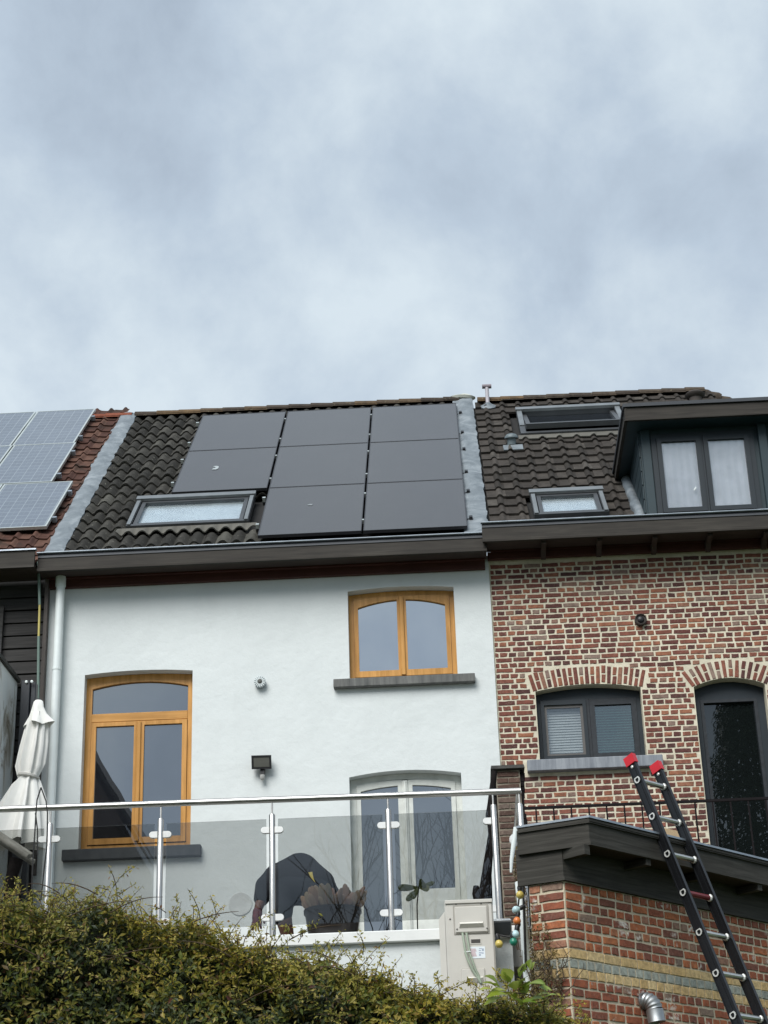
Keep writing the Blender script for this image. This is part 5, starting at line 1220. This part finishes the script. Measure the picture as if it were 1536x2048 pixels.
# ================================================================== IRON BALUSTRADE in front of the brick house
YI = 17.0
IR = thing('iron_balustrade', 'thin black iron balustrade in front of the brick house wall', 'balustrade', (1.8, YI, 5.2))
a_, b_ = pix(1045, 1614, YI), pix(1600, 1597, YI); zi = (a_.z+b_.z)/2
mb = MB(); mb.box(a_.x-.1, 4.2, YI-.012, YI+.012, zi-.012, zi+.012); mb.build('handrail', M['blackmetal'], IR)
mb = MB(); mb.box(a_.x-.1, 4.2, YI-.01, YI+.01, 5.30, 5.325); mb.build('lower_rail', M['blackmetal'], IR)
x = pix(1072, 1620, YI).x; st = (pix(1249, 1620, YI).x-x)/5
while x < 4.1:
    mb = MB(); mb.box(x-.007, x+.007, YI-.007, YI+.007, 5.2, zi-.013); mb.build('baluster', M['blackmetal'], IR); x += st
mb = MB(); mb.box(.62, 4.5, 15.2, YB-.004, 5.05, 5.19)
tag(mb.build('balcony_slab', M['capstone']), 'dark balcony slab behind the annex roof carrying the iron balustrade', 'balcony slab')

# ================================================================== LADDER
th = R(70.5)
Lu = (-nR*math.cos(th) + UZ*math.sin(th)).normalized()
Q = ab((1.5474, 13.2866, 4.850)) 
LN = aR.cross(Lu).normalized()
if LN.y > 0: LN = -LN
wl_ = .285
LD = thing('ladder', 'black extension ladder with red end caps leaning on the annex cornice', 'ladder', (Q - Lu*4.4))
tmax = .735; tmin = -(Q.z)/Lu.z
def ladder_rail(off):
    P_ = Q + aR*off; mb = MB()
    prof = [(-.013, -.036), (.013, -.036), (.013, -.029), (.007, -.027), (.007, -.012), (.011, -.010), (.011, .010), (.007, .012), (.007, .027), (.013, .029), (.013, .036), (-.013, .036), (-.013, .029), (-.007, .027), (-.007, .012), (-.011, .010), (-.011, -.010), (-.007, -.012), (-.007, -.027), (-.013, -.029)]
    n_ = len(prof); vs = [P_ + Lu*t_ + aR*a + LN*b for t_ in (tmin, tmax) for a, b in prof]
    mb.add(vs, [(j, (j+1) % n_, n_+(j+1) % n_, n_+j) for j in range(n_)] + [tuple(range(n_))[::-1], tuple(range(n_, 2*n_))]); o = mb.build('side_rail', M['ladder'], LD)
    mb = MB(); mb.obox(P_ + Lu*(tmax-.035), aR, LN, Lu, -.019, .019, -.042, .042, 0, .068); mb.build('end_cap', M['redcap'], o)
    mb = MB(); mb.lathe([(.011, 0), (.011, .004), (.006, .008), (0, .008)], P_ + Lu*(tmax-.058) - aR*.0135, -aR, 12); mb.build('bolt', M['ringm'], o)
    mb = MB(); mb.obox(P_ + Lu*tmin, aR, LN, Lu, -.02, .02, -.045, .045, 0, .09); mb.build('foot', M['black'], o)
    return o
r1, r2 = ladder_rail(0), ladder_rail(wl_)
sp = .2935; first = .572; k = 0
dsec = [(math.cos(a), math.sin(a)) for a in [math.pi*(-.26) + i*(math.pi*1.52)/8 for i in range(9)]]
while first - k*sp > tmin+.15:
    t_ = first - k*sp; P_ = Q + Lu*t_
    mb = MB(); n_ = 9; rr = .0185
    vs = [P_ + aR*x_ - LN*0 + Lu*(-b*rr) + LN*(a*rr) for x_ in (-.004, wl_+.004) for a, b in dsec]
    mb.add(vs, [(j, (j+1) % n_, n_+(j+1) % n_, n_+j) for j in range(n_)]); mb.build('rung', M['redrung'] if k == 3 else M['rung'], LD, 'dark red rung' if k == 3 else None)
    mb = MB(); vs = []
    for a, b in dsec: vs += [P_ - aR*.0135 + Lu*(-b*.026) + LN*(a*.024), P_ - aR*.020 + Lu*(-b*.026) + LN*(a*.024), P_ - aR*.020 + Lu*(-b*.017) + LN*(a*.015), P_ - aR*.0135 + Lu*(-b*.017) + LN*(a*.015)]
    mb.add(vs, [(j*4+q_, ((j+1) % 9)*4+q_, ((j+1) % 9)*4+(q_+1) % 4, j*4+(q_+1) % 4) for j in range(9) for q_ in range(4)]); mb.build('rung_ring', M['ringm'], LD)
    mb = MB(); vs = [P_ + aR*(wl_-.0135-xx) + Lu*(-b*s_) + LN*(a*s_) for xx, s_ in ((0, .026), (.010, .025), (.016, .018)) for a, b in dsec]
    mb.add(vs, [(i*9+j, i*9+(j+1) % 9, i*9+9+(j+1) % 9, i*9+9+j) for i in (0, 1) for j in range(9)]); mb.build('rung_collar', M['ringm'], LD)
    k += 1

# ================================================================== PERSON bending over
PB = Vector((-1.235, 14.70, 4.40))
PE = thing('person', 'person in dark clothes seen from behind, bending down with one gloved arm reaching low', 'person', PB)
def skinned(name, mat, verts, edges, rad, parent, root=0, sub=2, voxel=.012):
    """tapered limbs along a skeleton, fused into one continuous smooth surface"""
    mb = MB()
    for a, b in edges:
        A, B = Vector(verts[a]), Vector(verts[b]); ra, rb = rad[a], rad[b]; d = (B-A); ln = d.length; d.normalize()
        prf = [(ra*math.cos(t_), ra*math.sin(t_)) for t_ in (-1.5, -1.1, -.75, -.35, 0)] + [(rb*math.cos(t_), ln + rb*math.sin(t_)) for t_ in (0, .35, .75, 1.1, 1.5)]
        mb.lathe(prf, A, d, 18)
    lo = Vector([min(p[i] for p in mb.v) for i in range(3)]); hi = Vector([max(p[i] for p in mb.v) for i in range(3)]); c = (lo+hi)/2
    mb.v = [tuple(Vector(p)-c) for p in mb.v]
    o = put(name, mb.mesh(name, mat, True), parent, PB + c)
    r_ = o.modifiers.new('Remesh', 'REMESH'); r_.mode = 'VOXEL'; r_.voxel_size = voxel; r_.use_smooth_shade = True
    s_ = o.modifiers.new('Smooth', 'SMOOTH'); s_.factor = .5; s_.iterations = 8 if voxel > .008 else 3
    return o
def pp(px, py, y): return pix(px, py, PB.y + y) - PB
B_ = [(pp(580, 1772, .10), .13), (pp(618, 1772, .10), .13), (pp(600, 1752, .27), .13), (pp(606, 1762, .45), .06), (pp(606, 1772, .56), .10),
      (pp(556, 1757, .26), .085), (pp(525, 1793, .16), .050), (pp(515, 1822, .13), .034), (pp(640, 1770, .26), .085), (pp(668, 1800, .30), .046), (pp(672, 1840, .30), .035),
      (pp(563, 1800, .03), .088), (pp(568, 1840, .0), .066), (pp(575, 1870, .05), .054), (Vector((-.115, .06, .08)), .048), (pp(655, 1808, .05), .09), (pp(664, 1850, .02), .066), (Vector((.26, .07, .08)), .048)]
be = [(0, 1), (0, 2), (1, 2), (2, 3), (3, 4), (2, 5), (5, 6), (6, 7), (2, 8), (8, 9), (9, 10), (0, 11), (11, 12), (12, 13), (13, 14), (1, 15), (15, 16), (16, 17)]
skinned('body', M['skin'], [b[0] for b in B_], be, [b[1] for b in B_], PE)
S_ = [(pp(578, 1764, .10), .150), (pp(622, 1768, .10), .158), (pp(600, 1747, .27), .170), (pp(556, 1757, .26), .125), (pp(531, 1772, .20), .086), (pp(523, 1797, .165), .066), (pp(640, 1768, .26), .125), (pp(662, 1790, .28), .08)]
skinned('shirt', M['shirt'], [b[0] for b in S_], [(0, 1), (0, 2), (1, 2), (2, 3), (0, 3), (3, 4), (4, 5), (2, 6), (1, 6), (6, 7)], [b[1] for b in S_], PE)
H_ = [(pp(578, 1776, .07), .138), (pp(624, 1778, .07), .140), (pp(563, 1802, .03), .103), (pp(562, 1822, .0), .097), (pp(562, 1828, .0), .094), (pp(655, 1810, .05), .105), (pp(664, 1846, .02), .096)]
skinned('shorts', M['shorts'], [b[0] for b in H_], [(0, 1), (0, 2), (2, 3), (3, 4), (1, 5), (5, 6)], [b[1] for b in H_], PE)
# gloved hand: palm and five curled fingers
gp = pp(515, 1824, .13)
skinned('glove', M['glove'], [gp, gp+Vector((-.004, -.005, -.05)), gp+Vector((-.006, -.008, -.09))], [(0, 1), (1, 2)], [.040, .040, .034], PE, 0, 1, .004)
for k in range(4):
    b_ = gp + Vector((-.036+.021*k, -.010, -.085)); ln = (.055, .065, .062, .048)[k]
    skinned('glove_finger', M['yellow'] if k in (1, 2) else M['glove'], [b_, b_+Vector((-.002, -.012, -ln*.55)), b_+Vector((.002, .004, -ln))], [(0, 1), (1, 2)], [.0115, .0105, .009], PE, 0, 1, .004)
b_ = gp + Vector((.036, -.012, -.045)); skinned('glove_thumb', M['glove'], [b_, b_+Vector((.020, -.016, -.025)), b_+Vector((.022, -.016, -.05))], [(0, 1), (1, 2)], [.014, .012, .010], PE, 0, 1, .004)
for sx in (-.115, .26): skinned('shoe', M['shoe'], [(sx, .06, .045), (sx, .14, .04), (sx, .24, .03)], [(0, 1), (1, 2)], [.055, .05, .035], PE, 0, 1, .004)
skinned('hair', M['hair'], [pp(606, 1768, .55), pp(606, 1776, .60)], [(0, 1)], [.10, .105], PE, 0, 2)
mb = MB(); lc = pix(623, 1752, 14.625); mb.add([lc+Vector((-.026, 0, .030)), lc+Vector((.006, .004, .036)), lc+Vector((.016, .004, -.02)), lc+Vector((.030, .0, -.055)), lc+Vector((.008, 0, -.03)), lc+Vector((-.01, 0, -.005))], [(0, 1, 2, 3, 4, 5)])
logo = mb.build('yellow_logo', M['yellow'], PE)

# ================================================================== POT, SUCCULENT, YOUNG PLANT
pc = Vector((-.948, 14.14, 4.40))
t = thing('plant_pot', 'wide dark glazed bowl standing behind the glass railing', 'pot', pc)
mb = MB(); mb.lathe([(.13, 0), (.165, .05), (.195, .16), (.21, .27), (.222, .285), (.222, .315), (.205, .318), (.195, .29), (0, .28)], pc, n=36); mb.build('bowl', M['pot'], t, smooth=True)
mb = MB(); mb.lathe([(.0, .286), (.19, .286), (.19, .296), (0, .30)], pc, n=24); mb.build('soil', M['soil'], t)
t = thing('succulent', 'reddish grey succulent with upright paddle leaves in the dark bowl', 'plant', pc + Vector((0, 0, .295)))
def paddle(p, d, ln, wd, tk, name, mat, parent, side=None):
    d = Vector(d).normalized(); s_ = d.cross(Vector((uni(-.3, .3), -1, uni(-.2, .2)))).normalized() if side is None else Vector(side); n_ = s_.cross(d).normalized()
    mb = MB(); sec = [(0, .28), (.25, .55), (.55, .95), (.8, 1.0), (.95, .62), (1.0, .12)]
    for f_, w_ in sec:
        c_ = Vector(p) + d*ln*f_ + n_*ln*.10*f_*f_
        for k in range(6):
            an = k*math.pi/3; mb.v.append(tuple(c_ + s_*math.cos(an)*wd*w_ + n_*math.sin(an)*tk*w_))
    m_ = len(sec); mb.f += [(j*6+k, j*6+(k+1) % 6, (j+1)*6+(k+1) % 6, (j+1)*6+k) for j in range(m_-1) for k in range(6)] + [tuple(range(6)), tuple((m_-1)*6+k for k in range(6))]
    return mb.build(name, mat, parent, smooth=True)
for i in range(58):
    an = uni(0, 2*math.pi); rr = math.sqrt(rnd())*.17
    p = pc + Vector((math.cos(an)*rr, math.sin(an)*rr*.8, .29)); out_ = Vector((math.cos(an)*rr*3.3, math.sin(an)*rr*2, 1))
    paddle(p, out_ + Vector((uni(-.35, .35), uni(-.2, .2), 0)), uni(.12, .26) - rr*.25, uni(.016, .031), .009, 'leaf', M['succ'], t)
for px, py in ((690, 1773), (712, 1800), (725, 1806), (705, 1790)):
    q = pix(px, py, 14.1); b_ = pc + Vector((.12, -.02, .29)); paddle(b_, q-b_, (q-b_).length+.02, .026, .012, 'leaf', M['succ'], t)
t = thing('young_plant', 'thin stemmed young plant with drooping dark leaves by the balcony door', 'plant', pix(836, 1870, 14.4))
mb = MB(); mb.tube([(pix(836, 1870, 14.4).x, 14.4, 4.4), pix(835, 1850, 14.4), pix(834, 1810, 14.4), pix(838, 1772, 14.4)], .0055, 6); mb.build('stem', M['darkstem'], t, smooth=True)
tp = pix(838, 1775, 14.4)
for ex, ey, wd in ((795, 1776, .028), (812, 1803, .024), (860, 1778, .026), (825, 1800, .016), (852, 1768, .024), (870, 1766, .02), (845, 1758, .02)):
    q = pix(ex, ey, 14.36); paddle(tp, (q-tp), (q-tp).length, wd, .004, 'leaf', M['leafp'], t)

# ================================================================== HEDGE
prof = [(-4.5, 3.96), (-2.6, 3.90), (-2.373, 3.868), (-1.715, 3.80), (-1.193, 3.62), (-.808, 3.52), (-.176, 3.335), (.199, 3.25), (.45, 3.19), (.60, 3.06), (.70, 2.75), (.85, 2.1)]
def htop(x):
    for (a, za_), (b, zb_) in zip(prof, prof[1:]):
        if a <= x <= b: return za_ + (zb_-za_)*(x-a)/(b-a)
    return prof[0][1] if x < prof[0][0] else 1.6
HG = thing('hedge', 'loose yellow green hedge of small leaves along the bottom of the garden view', 'hedge', (-1.4, 9.7, 0))
def leaf_cloud(mb, p, nrm, ln, wd, fold_=.25):
    n_ = nrm.normalized(); d = n_.orthogonal().normalized(); d = Matrix.Rotation(uni(0, 6.283), 3, n_) @ d; s_ = n_.cross(d)
    b = len(mb.v)
    mb.v += [tuple(p), tuple(p + d*ln*.5 + s_*wd*.5 + n_*ln*fold_*.3), tuple(p + d*ln + n_*ln*-.08), tuple(p + d*ln*.5 - s_*wd*.5 + n_*ln*fold_*.3), tuple(p + d*ln*.5)]
    mb.f += [(b, b+1, b+2, b+4), (b, b+4, b+2, b+3)]
def rough(x, z): return .16*mnoise.noise(Vector((x*2.1, z*2.1, 4.0))) + .08*mnoise.noise(Vector((x*6, z*6, 9.0)))
lm, ld, ly, tm = MB(), MB(), MB(), MB()
HW = .36
for i in range(125000):
    x = uni(-4.4, .80); zt_ = htop(x) - .085 + .045*mnoise.noise(Vector((x*3.3, .5, 2))) + .05*mnoise.noise(Vector((x*11, .5, 2)))
    u = rnd()
    if u < .70:                                    # front face
        z = zt_ - abs(random.gauss(0, .02)) - (zt_-2.80)*rnd()
        dep = rnd()**1.3*.42
        p = Vector((x, 9.34 - rough(x, z) + dep, z)); nrm = Vector((uni(-1, 1), -1.0+uni(-.6, .6), uni(-.3, 1.1)))
        dark = dep > .13 and rnd() < .8 or mnoise.noise(Vector((x*3, z*3, 1))) < -.12 and rnd() < .62 or rnd() < .28*max(0, min(1, (zt_-z)/.5))  # deeper and lower leaves go to the dark set, inner shade as colour
    elif u < .92:                                  # top
        y = 9.3 + rnd()*.75; z = zt_ - abs(random.gauss(0, .05)); p = Vector((x, y, z)); nrm = Vector((uni(-.8, .8), uni(-.9, .3), 1)); dark = rnd() < .12
    else:
        z = uni(0, 2.6); p = Vector((x, 9.34 - rough(x, z) + rnd()*.3, z)); nrm = Vector((uni(-1, 1), -1, uni(-.3, 1))); dark = rnd() < .6
    if u < .70 and dep < .17 and mnoise.noise(Vector((x*8.5, z*8.5, 21))) + .6*mnoise.noise(Vector((x*19, z*19, 5))) < -.10 and rnd() < .82: continue
    ln = uni(.021, .044)*(1.3 if rnd() < .08 else 1)
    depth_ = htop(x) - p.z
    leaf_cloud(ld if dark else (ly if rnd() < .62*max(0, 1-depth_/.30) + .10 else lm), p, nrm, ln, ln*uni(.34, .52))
for i in range(620):                               # shoots standing out of the top and front
    x = uni(-3.2, .72); front = rnd() < .35
    zt_ = htop(x) + .055*mnoise.noise(Vector((x*3.3, .5, 2)))
    p = Vector((x, uni(9.30, 9.75), zt_ - .12)) if not front else Vector((x, 9.30 - rough(x, zt_-.3), uni(zt_-.5, zt_)))
    ln = uni(.08, .20)*(1.35 if rnd() < .08 else 1); d = Vector((uni(-.7, .7), uni(-.5, .1) if not front else uni(-1, -.2), 1 if not front else uni(0, .9))).normalized(); bend = Vector((uni(-.5, .5), 0, uni(-.5, .1)))
    pts = [p + d*ln*f_ + bend*ln*f_*f_ for f_ in (0, .35, .7, 1)]
    tm.tube(pts, [.0026, .0022, .0018, .001], 4, False)
    for j in range(int(ln/.0075)):
        f_ = uni(.15, 1); q = p + d*ln*f_ + bend*ln*f_*f_
        leaf_cloud(ly, q + Vector((uni(-.013, .013), uni(-.013, .013), uni(-.010, .010))), Vector((uni(-1, 1), uni(-1, 0), uni(-.2, 1))), uni(.014, .032), uni(.006, .013))
for i in range(22):                                # long bare arching canes
    x = uni(-3.1, .6); z0 = htop(x) - uni(.02, .5); p = Vector((x, 9.27 - rough(x, z0), z0)); sg = random.choice((-1, 1)); ln = uni(.12, .34); c_ = uni(.1, .6)
    tm.tube([p + Vector((sg*ln*f_, -.03*math.sin(f_*3), ln*(c_*f_ - .7*c_*f_*f_ + .15*f_))) for f_ in (0, .2, .4, .6, .8, 1)], [.0034, .003, .003, .0026, .002, .0012], 4, False)
o = lm.build('leaves', M['leaf'], HG); o['kind'] = 'stuff'
o = ly.build('young_leaves', M['leafy'], HG); o['kind'] = 'stuff'
o = ld.build('shade_tinted_leaves', M['leafd'], HG); o['kind'] = 'stuff'
o = tm.build('twigs', M['twig'], HG); o['kind'] = 'stuff'
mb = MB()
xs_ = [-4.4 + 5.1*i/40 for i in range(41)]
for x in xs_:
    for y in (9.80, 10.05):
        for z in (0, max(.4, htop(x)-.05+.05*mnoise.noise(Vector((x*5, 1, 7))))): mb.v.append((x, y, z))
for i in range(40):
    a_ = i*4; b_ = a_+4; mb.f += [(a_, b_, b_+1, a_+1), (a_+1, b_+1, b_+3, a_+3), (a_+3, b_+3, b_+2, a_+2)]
mb.build('shade_core', plain('hedge_core_shade', (.012, .014, .008), .95), HG)  # near-black solid core, painted-in shade for the gaps between leaves

# broad leaved shrub at the right end of the hedge
q = pix(1035, 2000, 10.2)
t = thing('broadleaf_shrub', 'fresh green shrub with large leaves at the right end of the hedge', 'shrub', (q.x, 10.2, 0))
mb = MB(); mb.tube([(q.x, 10.2, 0), (q.x+.03, 10.2, 2.0), (q.x, 10.2, q.z-.05)], [.03, .02, .01], 7); mb.build('stem', M['twig'], t, smooth=True)
for (px, py, dx, dz, ln, wd) in [(a_[0]+q_*uni(-14, 14), a_[1]+q_*uni(-8, 14), a_[2]+q_*uni(-.3, .3), a_[3]+q_*uni(-.2, .3), a_[4]*uni(.55, .8), a_[5]*uni(.6, .85)) for q_ in (0, 1) for a_ in ((1000, 1975, -.7, .35, .15, .045), (1020, 1965, -.25, .7, .15, .05), (1040, 1955, .35, .55, .13, .045), (1060, 1968, .85, .1, .13, .04), (1015, 1990, -.8, .1, .16, .045), (1045, 1990, .3, .8, .14, .045), (1072, 1995, .9, .45, .13, .035), (1050, 1945, .1, .9, .10, .035), (1064, 1940, .3, .9, .08, .03), (1030, 2000, -.4, .4, .15, .05), (1005, 1996, -.9, -.1, .13, .04), (1055, 2005, .7, .3, .13, .04), (985, 1980, -.9, .2, .10, .035), (1038, 1975, 0, .3, .14, .05), (1080, 1975, .9, -.1, .10, .03))]:
    p = pix(px, py, 9.22+uni(-.06, .06)); d = Vector((dx, uni(-.7, -.2), dz)).normalized(); s_ = d.cross(Vector((uni(-.3, .3), -.5, 1))).normalized(); n_ = s_.cross(d)
    mb = MB(); sec = [(0, .05), (.18, .6), (.42, 1), (.68, .8), (.88, .38), (1, .03)]
    for f_, w_ in sec:
        c_ = p + d*ln*f_ - Vector((0, 0, 1))*ln*.28*f_*f_
        mb.v += [tuple(c_ - s_*wd*w_ + n_*wd*w_*.35), tuple(c_), tuple(c_ + s_*wd*w_ + n_*wd*w_*.35)]
    for j in range(5): mb.f += [(j*3, j*3+1, j*3+4, j*3+3), (j*3+1, j*3+2, j*3+5, j*3+4)]
    mb.build('leaf', M['leafs'], t, smooth=True)
# creeper on the annex corner and along the pipe
CRP = thing('creeper', 'brownish creeper clinging to the annex corner and the white pipe', 'creeper', g0 + aL*.2)
cl, cs = MB(), MB()
def wallp(px, py, off=.02, left=True):
    n_ = nL if left else nR; d_ = CR*(px-768) - CU*(py-1024) + CF*3700
    return EYE + d_*(((c0-EYE).dot(n_) + off)/d_.dot(n_))
for i in range(900):
    v = rnd(); px = 1062 + 62*(rnd()**1.5) ; py = 1800 + 200*math.sqrt(v)
    if px > 1062 + (py-1770)*.42: continue
    p = wallp(px, py, uni(.012, .05)); leaf_cloud(cl, p, nL + Vector((uni(-.7, .7), uni(-.4, .4), uni(-.3, .8))), uni(.010, .024), uni(.006, .013))
for i in range(520):
    py = uni(1690, 1950); px = 1030 + (py-1690)*.11 + uni(-9, 12)
    p = pix(px, py, uni(13.2, 13.34)); leaf_cloud(cl, p, Vector((uni(-1, 1), -1, uni(-.5, 1))), uni(.010, .026), uni(.005, .012))
for i in range(26):
    px, py = uni(1060, 1130), uni(1930, 2040); pts = [wallp(px, py, .03)]
    for j in range(5): px += uni(-16, 22); py -= uni(8, 24); pts.append(wallp(max(px, 1045), py, uni(.015, .05)))
    cs.tube(pts, [.004, .0036, .0032, .0028, .002, .0012], 4, False)
for i in range(10):
    px, py = 1040 + uni(-6, 16), 1900; pts = []
    for j in range(6): pts.append(pix(px, py, 13.26)); px += uni(-8, 6); py -= uni(20, 45)
    cs.tube(pts, [.004, .0036, .003, .0028, .002, .0012], 4, False)
o = cl.build('leaves', leafmat('brown_creeper_leaf', [(0, (.05, .045, .018)), (.5, (.10, .075, .025)), (1, (.16, .13, .05))]), CRP); o['kind'] = 'stuff'
o = cs.build('stems', M['twig'], CRP); o['kind'] = 'stuff'

# ================================================================== behind the viewer: seen only as reflections in the panes
def bare_tree(base_, h, seed, label):
    random.seed(seed); t = thing('bare_tree', label, 'tree', base_); br, tr = MB(), MB(); b0 = Vector(base_)
    tr.tube([b0, b0+Vector((.1, 0, h*.3)), b0+Vector((0, .1, h*.55))], [.20, .15, .10], 10); tr.build('trunk', M['bark'], t, smooth=True)
    def grow(p, d, ln, r_, lv):
        pts = [p]; 
        for j in range(3): d = (d + Vector((uni(-.25, .25), uni(-.25, .25), uni(-.05, .25)))).normalized(); pts.append(pts[-1] + d*ln/3)
        br.tube(pts, [r_, r_*.85, r_*.7, r_*.5], 5 if lv < 3 else 4, False)
        if lv < 5:
            for k in range(3 if lv < 4 else 2):
                grow(pts[random.choice((1, 2, 3))], (d + Vector((uni(-.9, .9), uni(-.9, .9), uni(-.4, .5)))).normalized(), ln*uni(.55, .78), r_*.55, lv+1)
    for k in range(7): grow(b0+Vector((0, .05, h*uni(.28, .55))), Vector((uni(-.8, .8), uni(-.8, .8), uni(.4, 1))).normalized(), h*.22, .07, 1)
    br.build('crown', M['bark'], t)
bare_tree((.2, -9, 0), 13.5, 11, 'bare branched tree in the garden behind the viewer, reflected in the railing glass')
def leafy_tree(base_, h, rad, seed, label, n_=5200):
    random.seed(seed); t = thing('evergreen_tree', label, 'tree', base_); b0 = Vector(base_); mb = MB(); mb.tube([b0, b0+Vector((0, 0, h*.9))], [.18, .03], 8); mb.build('trunk', M['bark'], t)
    cr_ = MB()
    for i in range(n_*2):
        f_ = rnd()**.8; z = h*(.12+.88*f_); r_ = rad*(1-f_)**.7*(.55+.45*mnoise.noise(Vector((f_*14, seed, 0)))+.3) * math.sqrt(uni(.35, 1)); an = uni(0, 6.283)
        leaf_cloud(cr_, b0 + Vector((math.cos(an)*r_, math.sin(an)*r_, z)), Vector((math.cos(an), math.sin(an), uni(-.2, 1))), uni(.09, .2), uni(.035, .07))
    cr_.build('crown', M['evergreen'], t)
leafy_tree((6.3, -2.0, 0), 16.0, 2.6, 5, 'dense dark evergreen behind the viewer, reflected in the tall black window', 15000)
bare_tree((-1.25, -9.5, 0), 14.0, 23, 'taller bare tree behind the viewer, reflected in the balcony door')
t = thing('garden_gable', 'dark steep roofed house behind the viewer, reflected in the tall wooden window', 'house', (-9.9, -3, 0))
mb = MB(); mb.add([(-13.4, -3, 0), (-6.4, -3, 0), (-6.4, -3, 11.0), (-9.9, -3, 17.0), (-13.4, -3, 11.0), (-13.4, -11, 0), (-6.4, -11, 0), (-6.4, -11, 11.0), (-9.9, -11, 17.0), (-13.4, -11, 11.0)], [(0, 1, 2, 3, 4), (9, 8, 7, 6, 5), (0, 5, 6, 1), (1, 6, 7, 2), (4, 9, 5, 0)]); mb.build('wall', M['farwall'], t)
mb = MB(); mb.add([(-6.2, -2.8, 10.9), (-9.9, -2.8, 17.2), (-9.9, -11.2, 17.2), (-6.2, -11.2, 10.9), (-6.2, -2.8, 11.05), (-9.9, -2.8, 17.35), (-9.9, -11.2, 17.35), (-6.2, -11.2, 11.05), (-13.6, -2.8, 10.9), (-13.6, -11.2, 10.9), (-13.6, -2.8, 11.05), (-13.6, -11.2, 11.05)], [(0, 1, 5, 4), (4, 5, 6, 7), (3, 2, 1, 0), (8, 1, 5, 10), (10, 5, 6, 11), (8, 9, 2, 1)]); mb.build('roof', M['tile'], t)
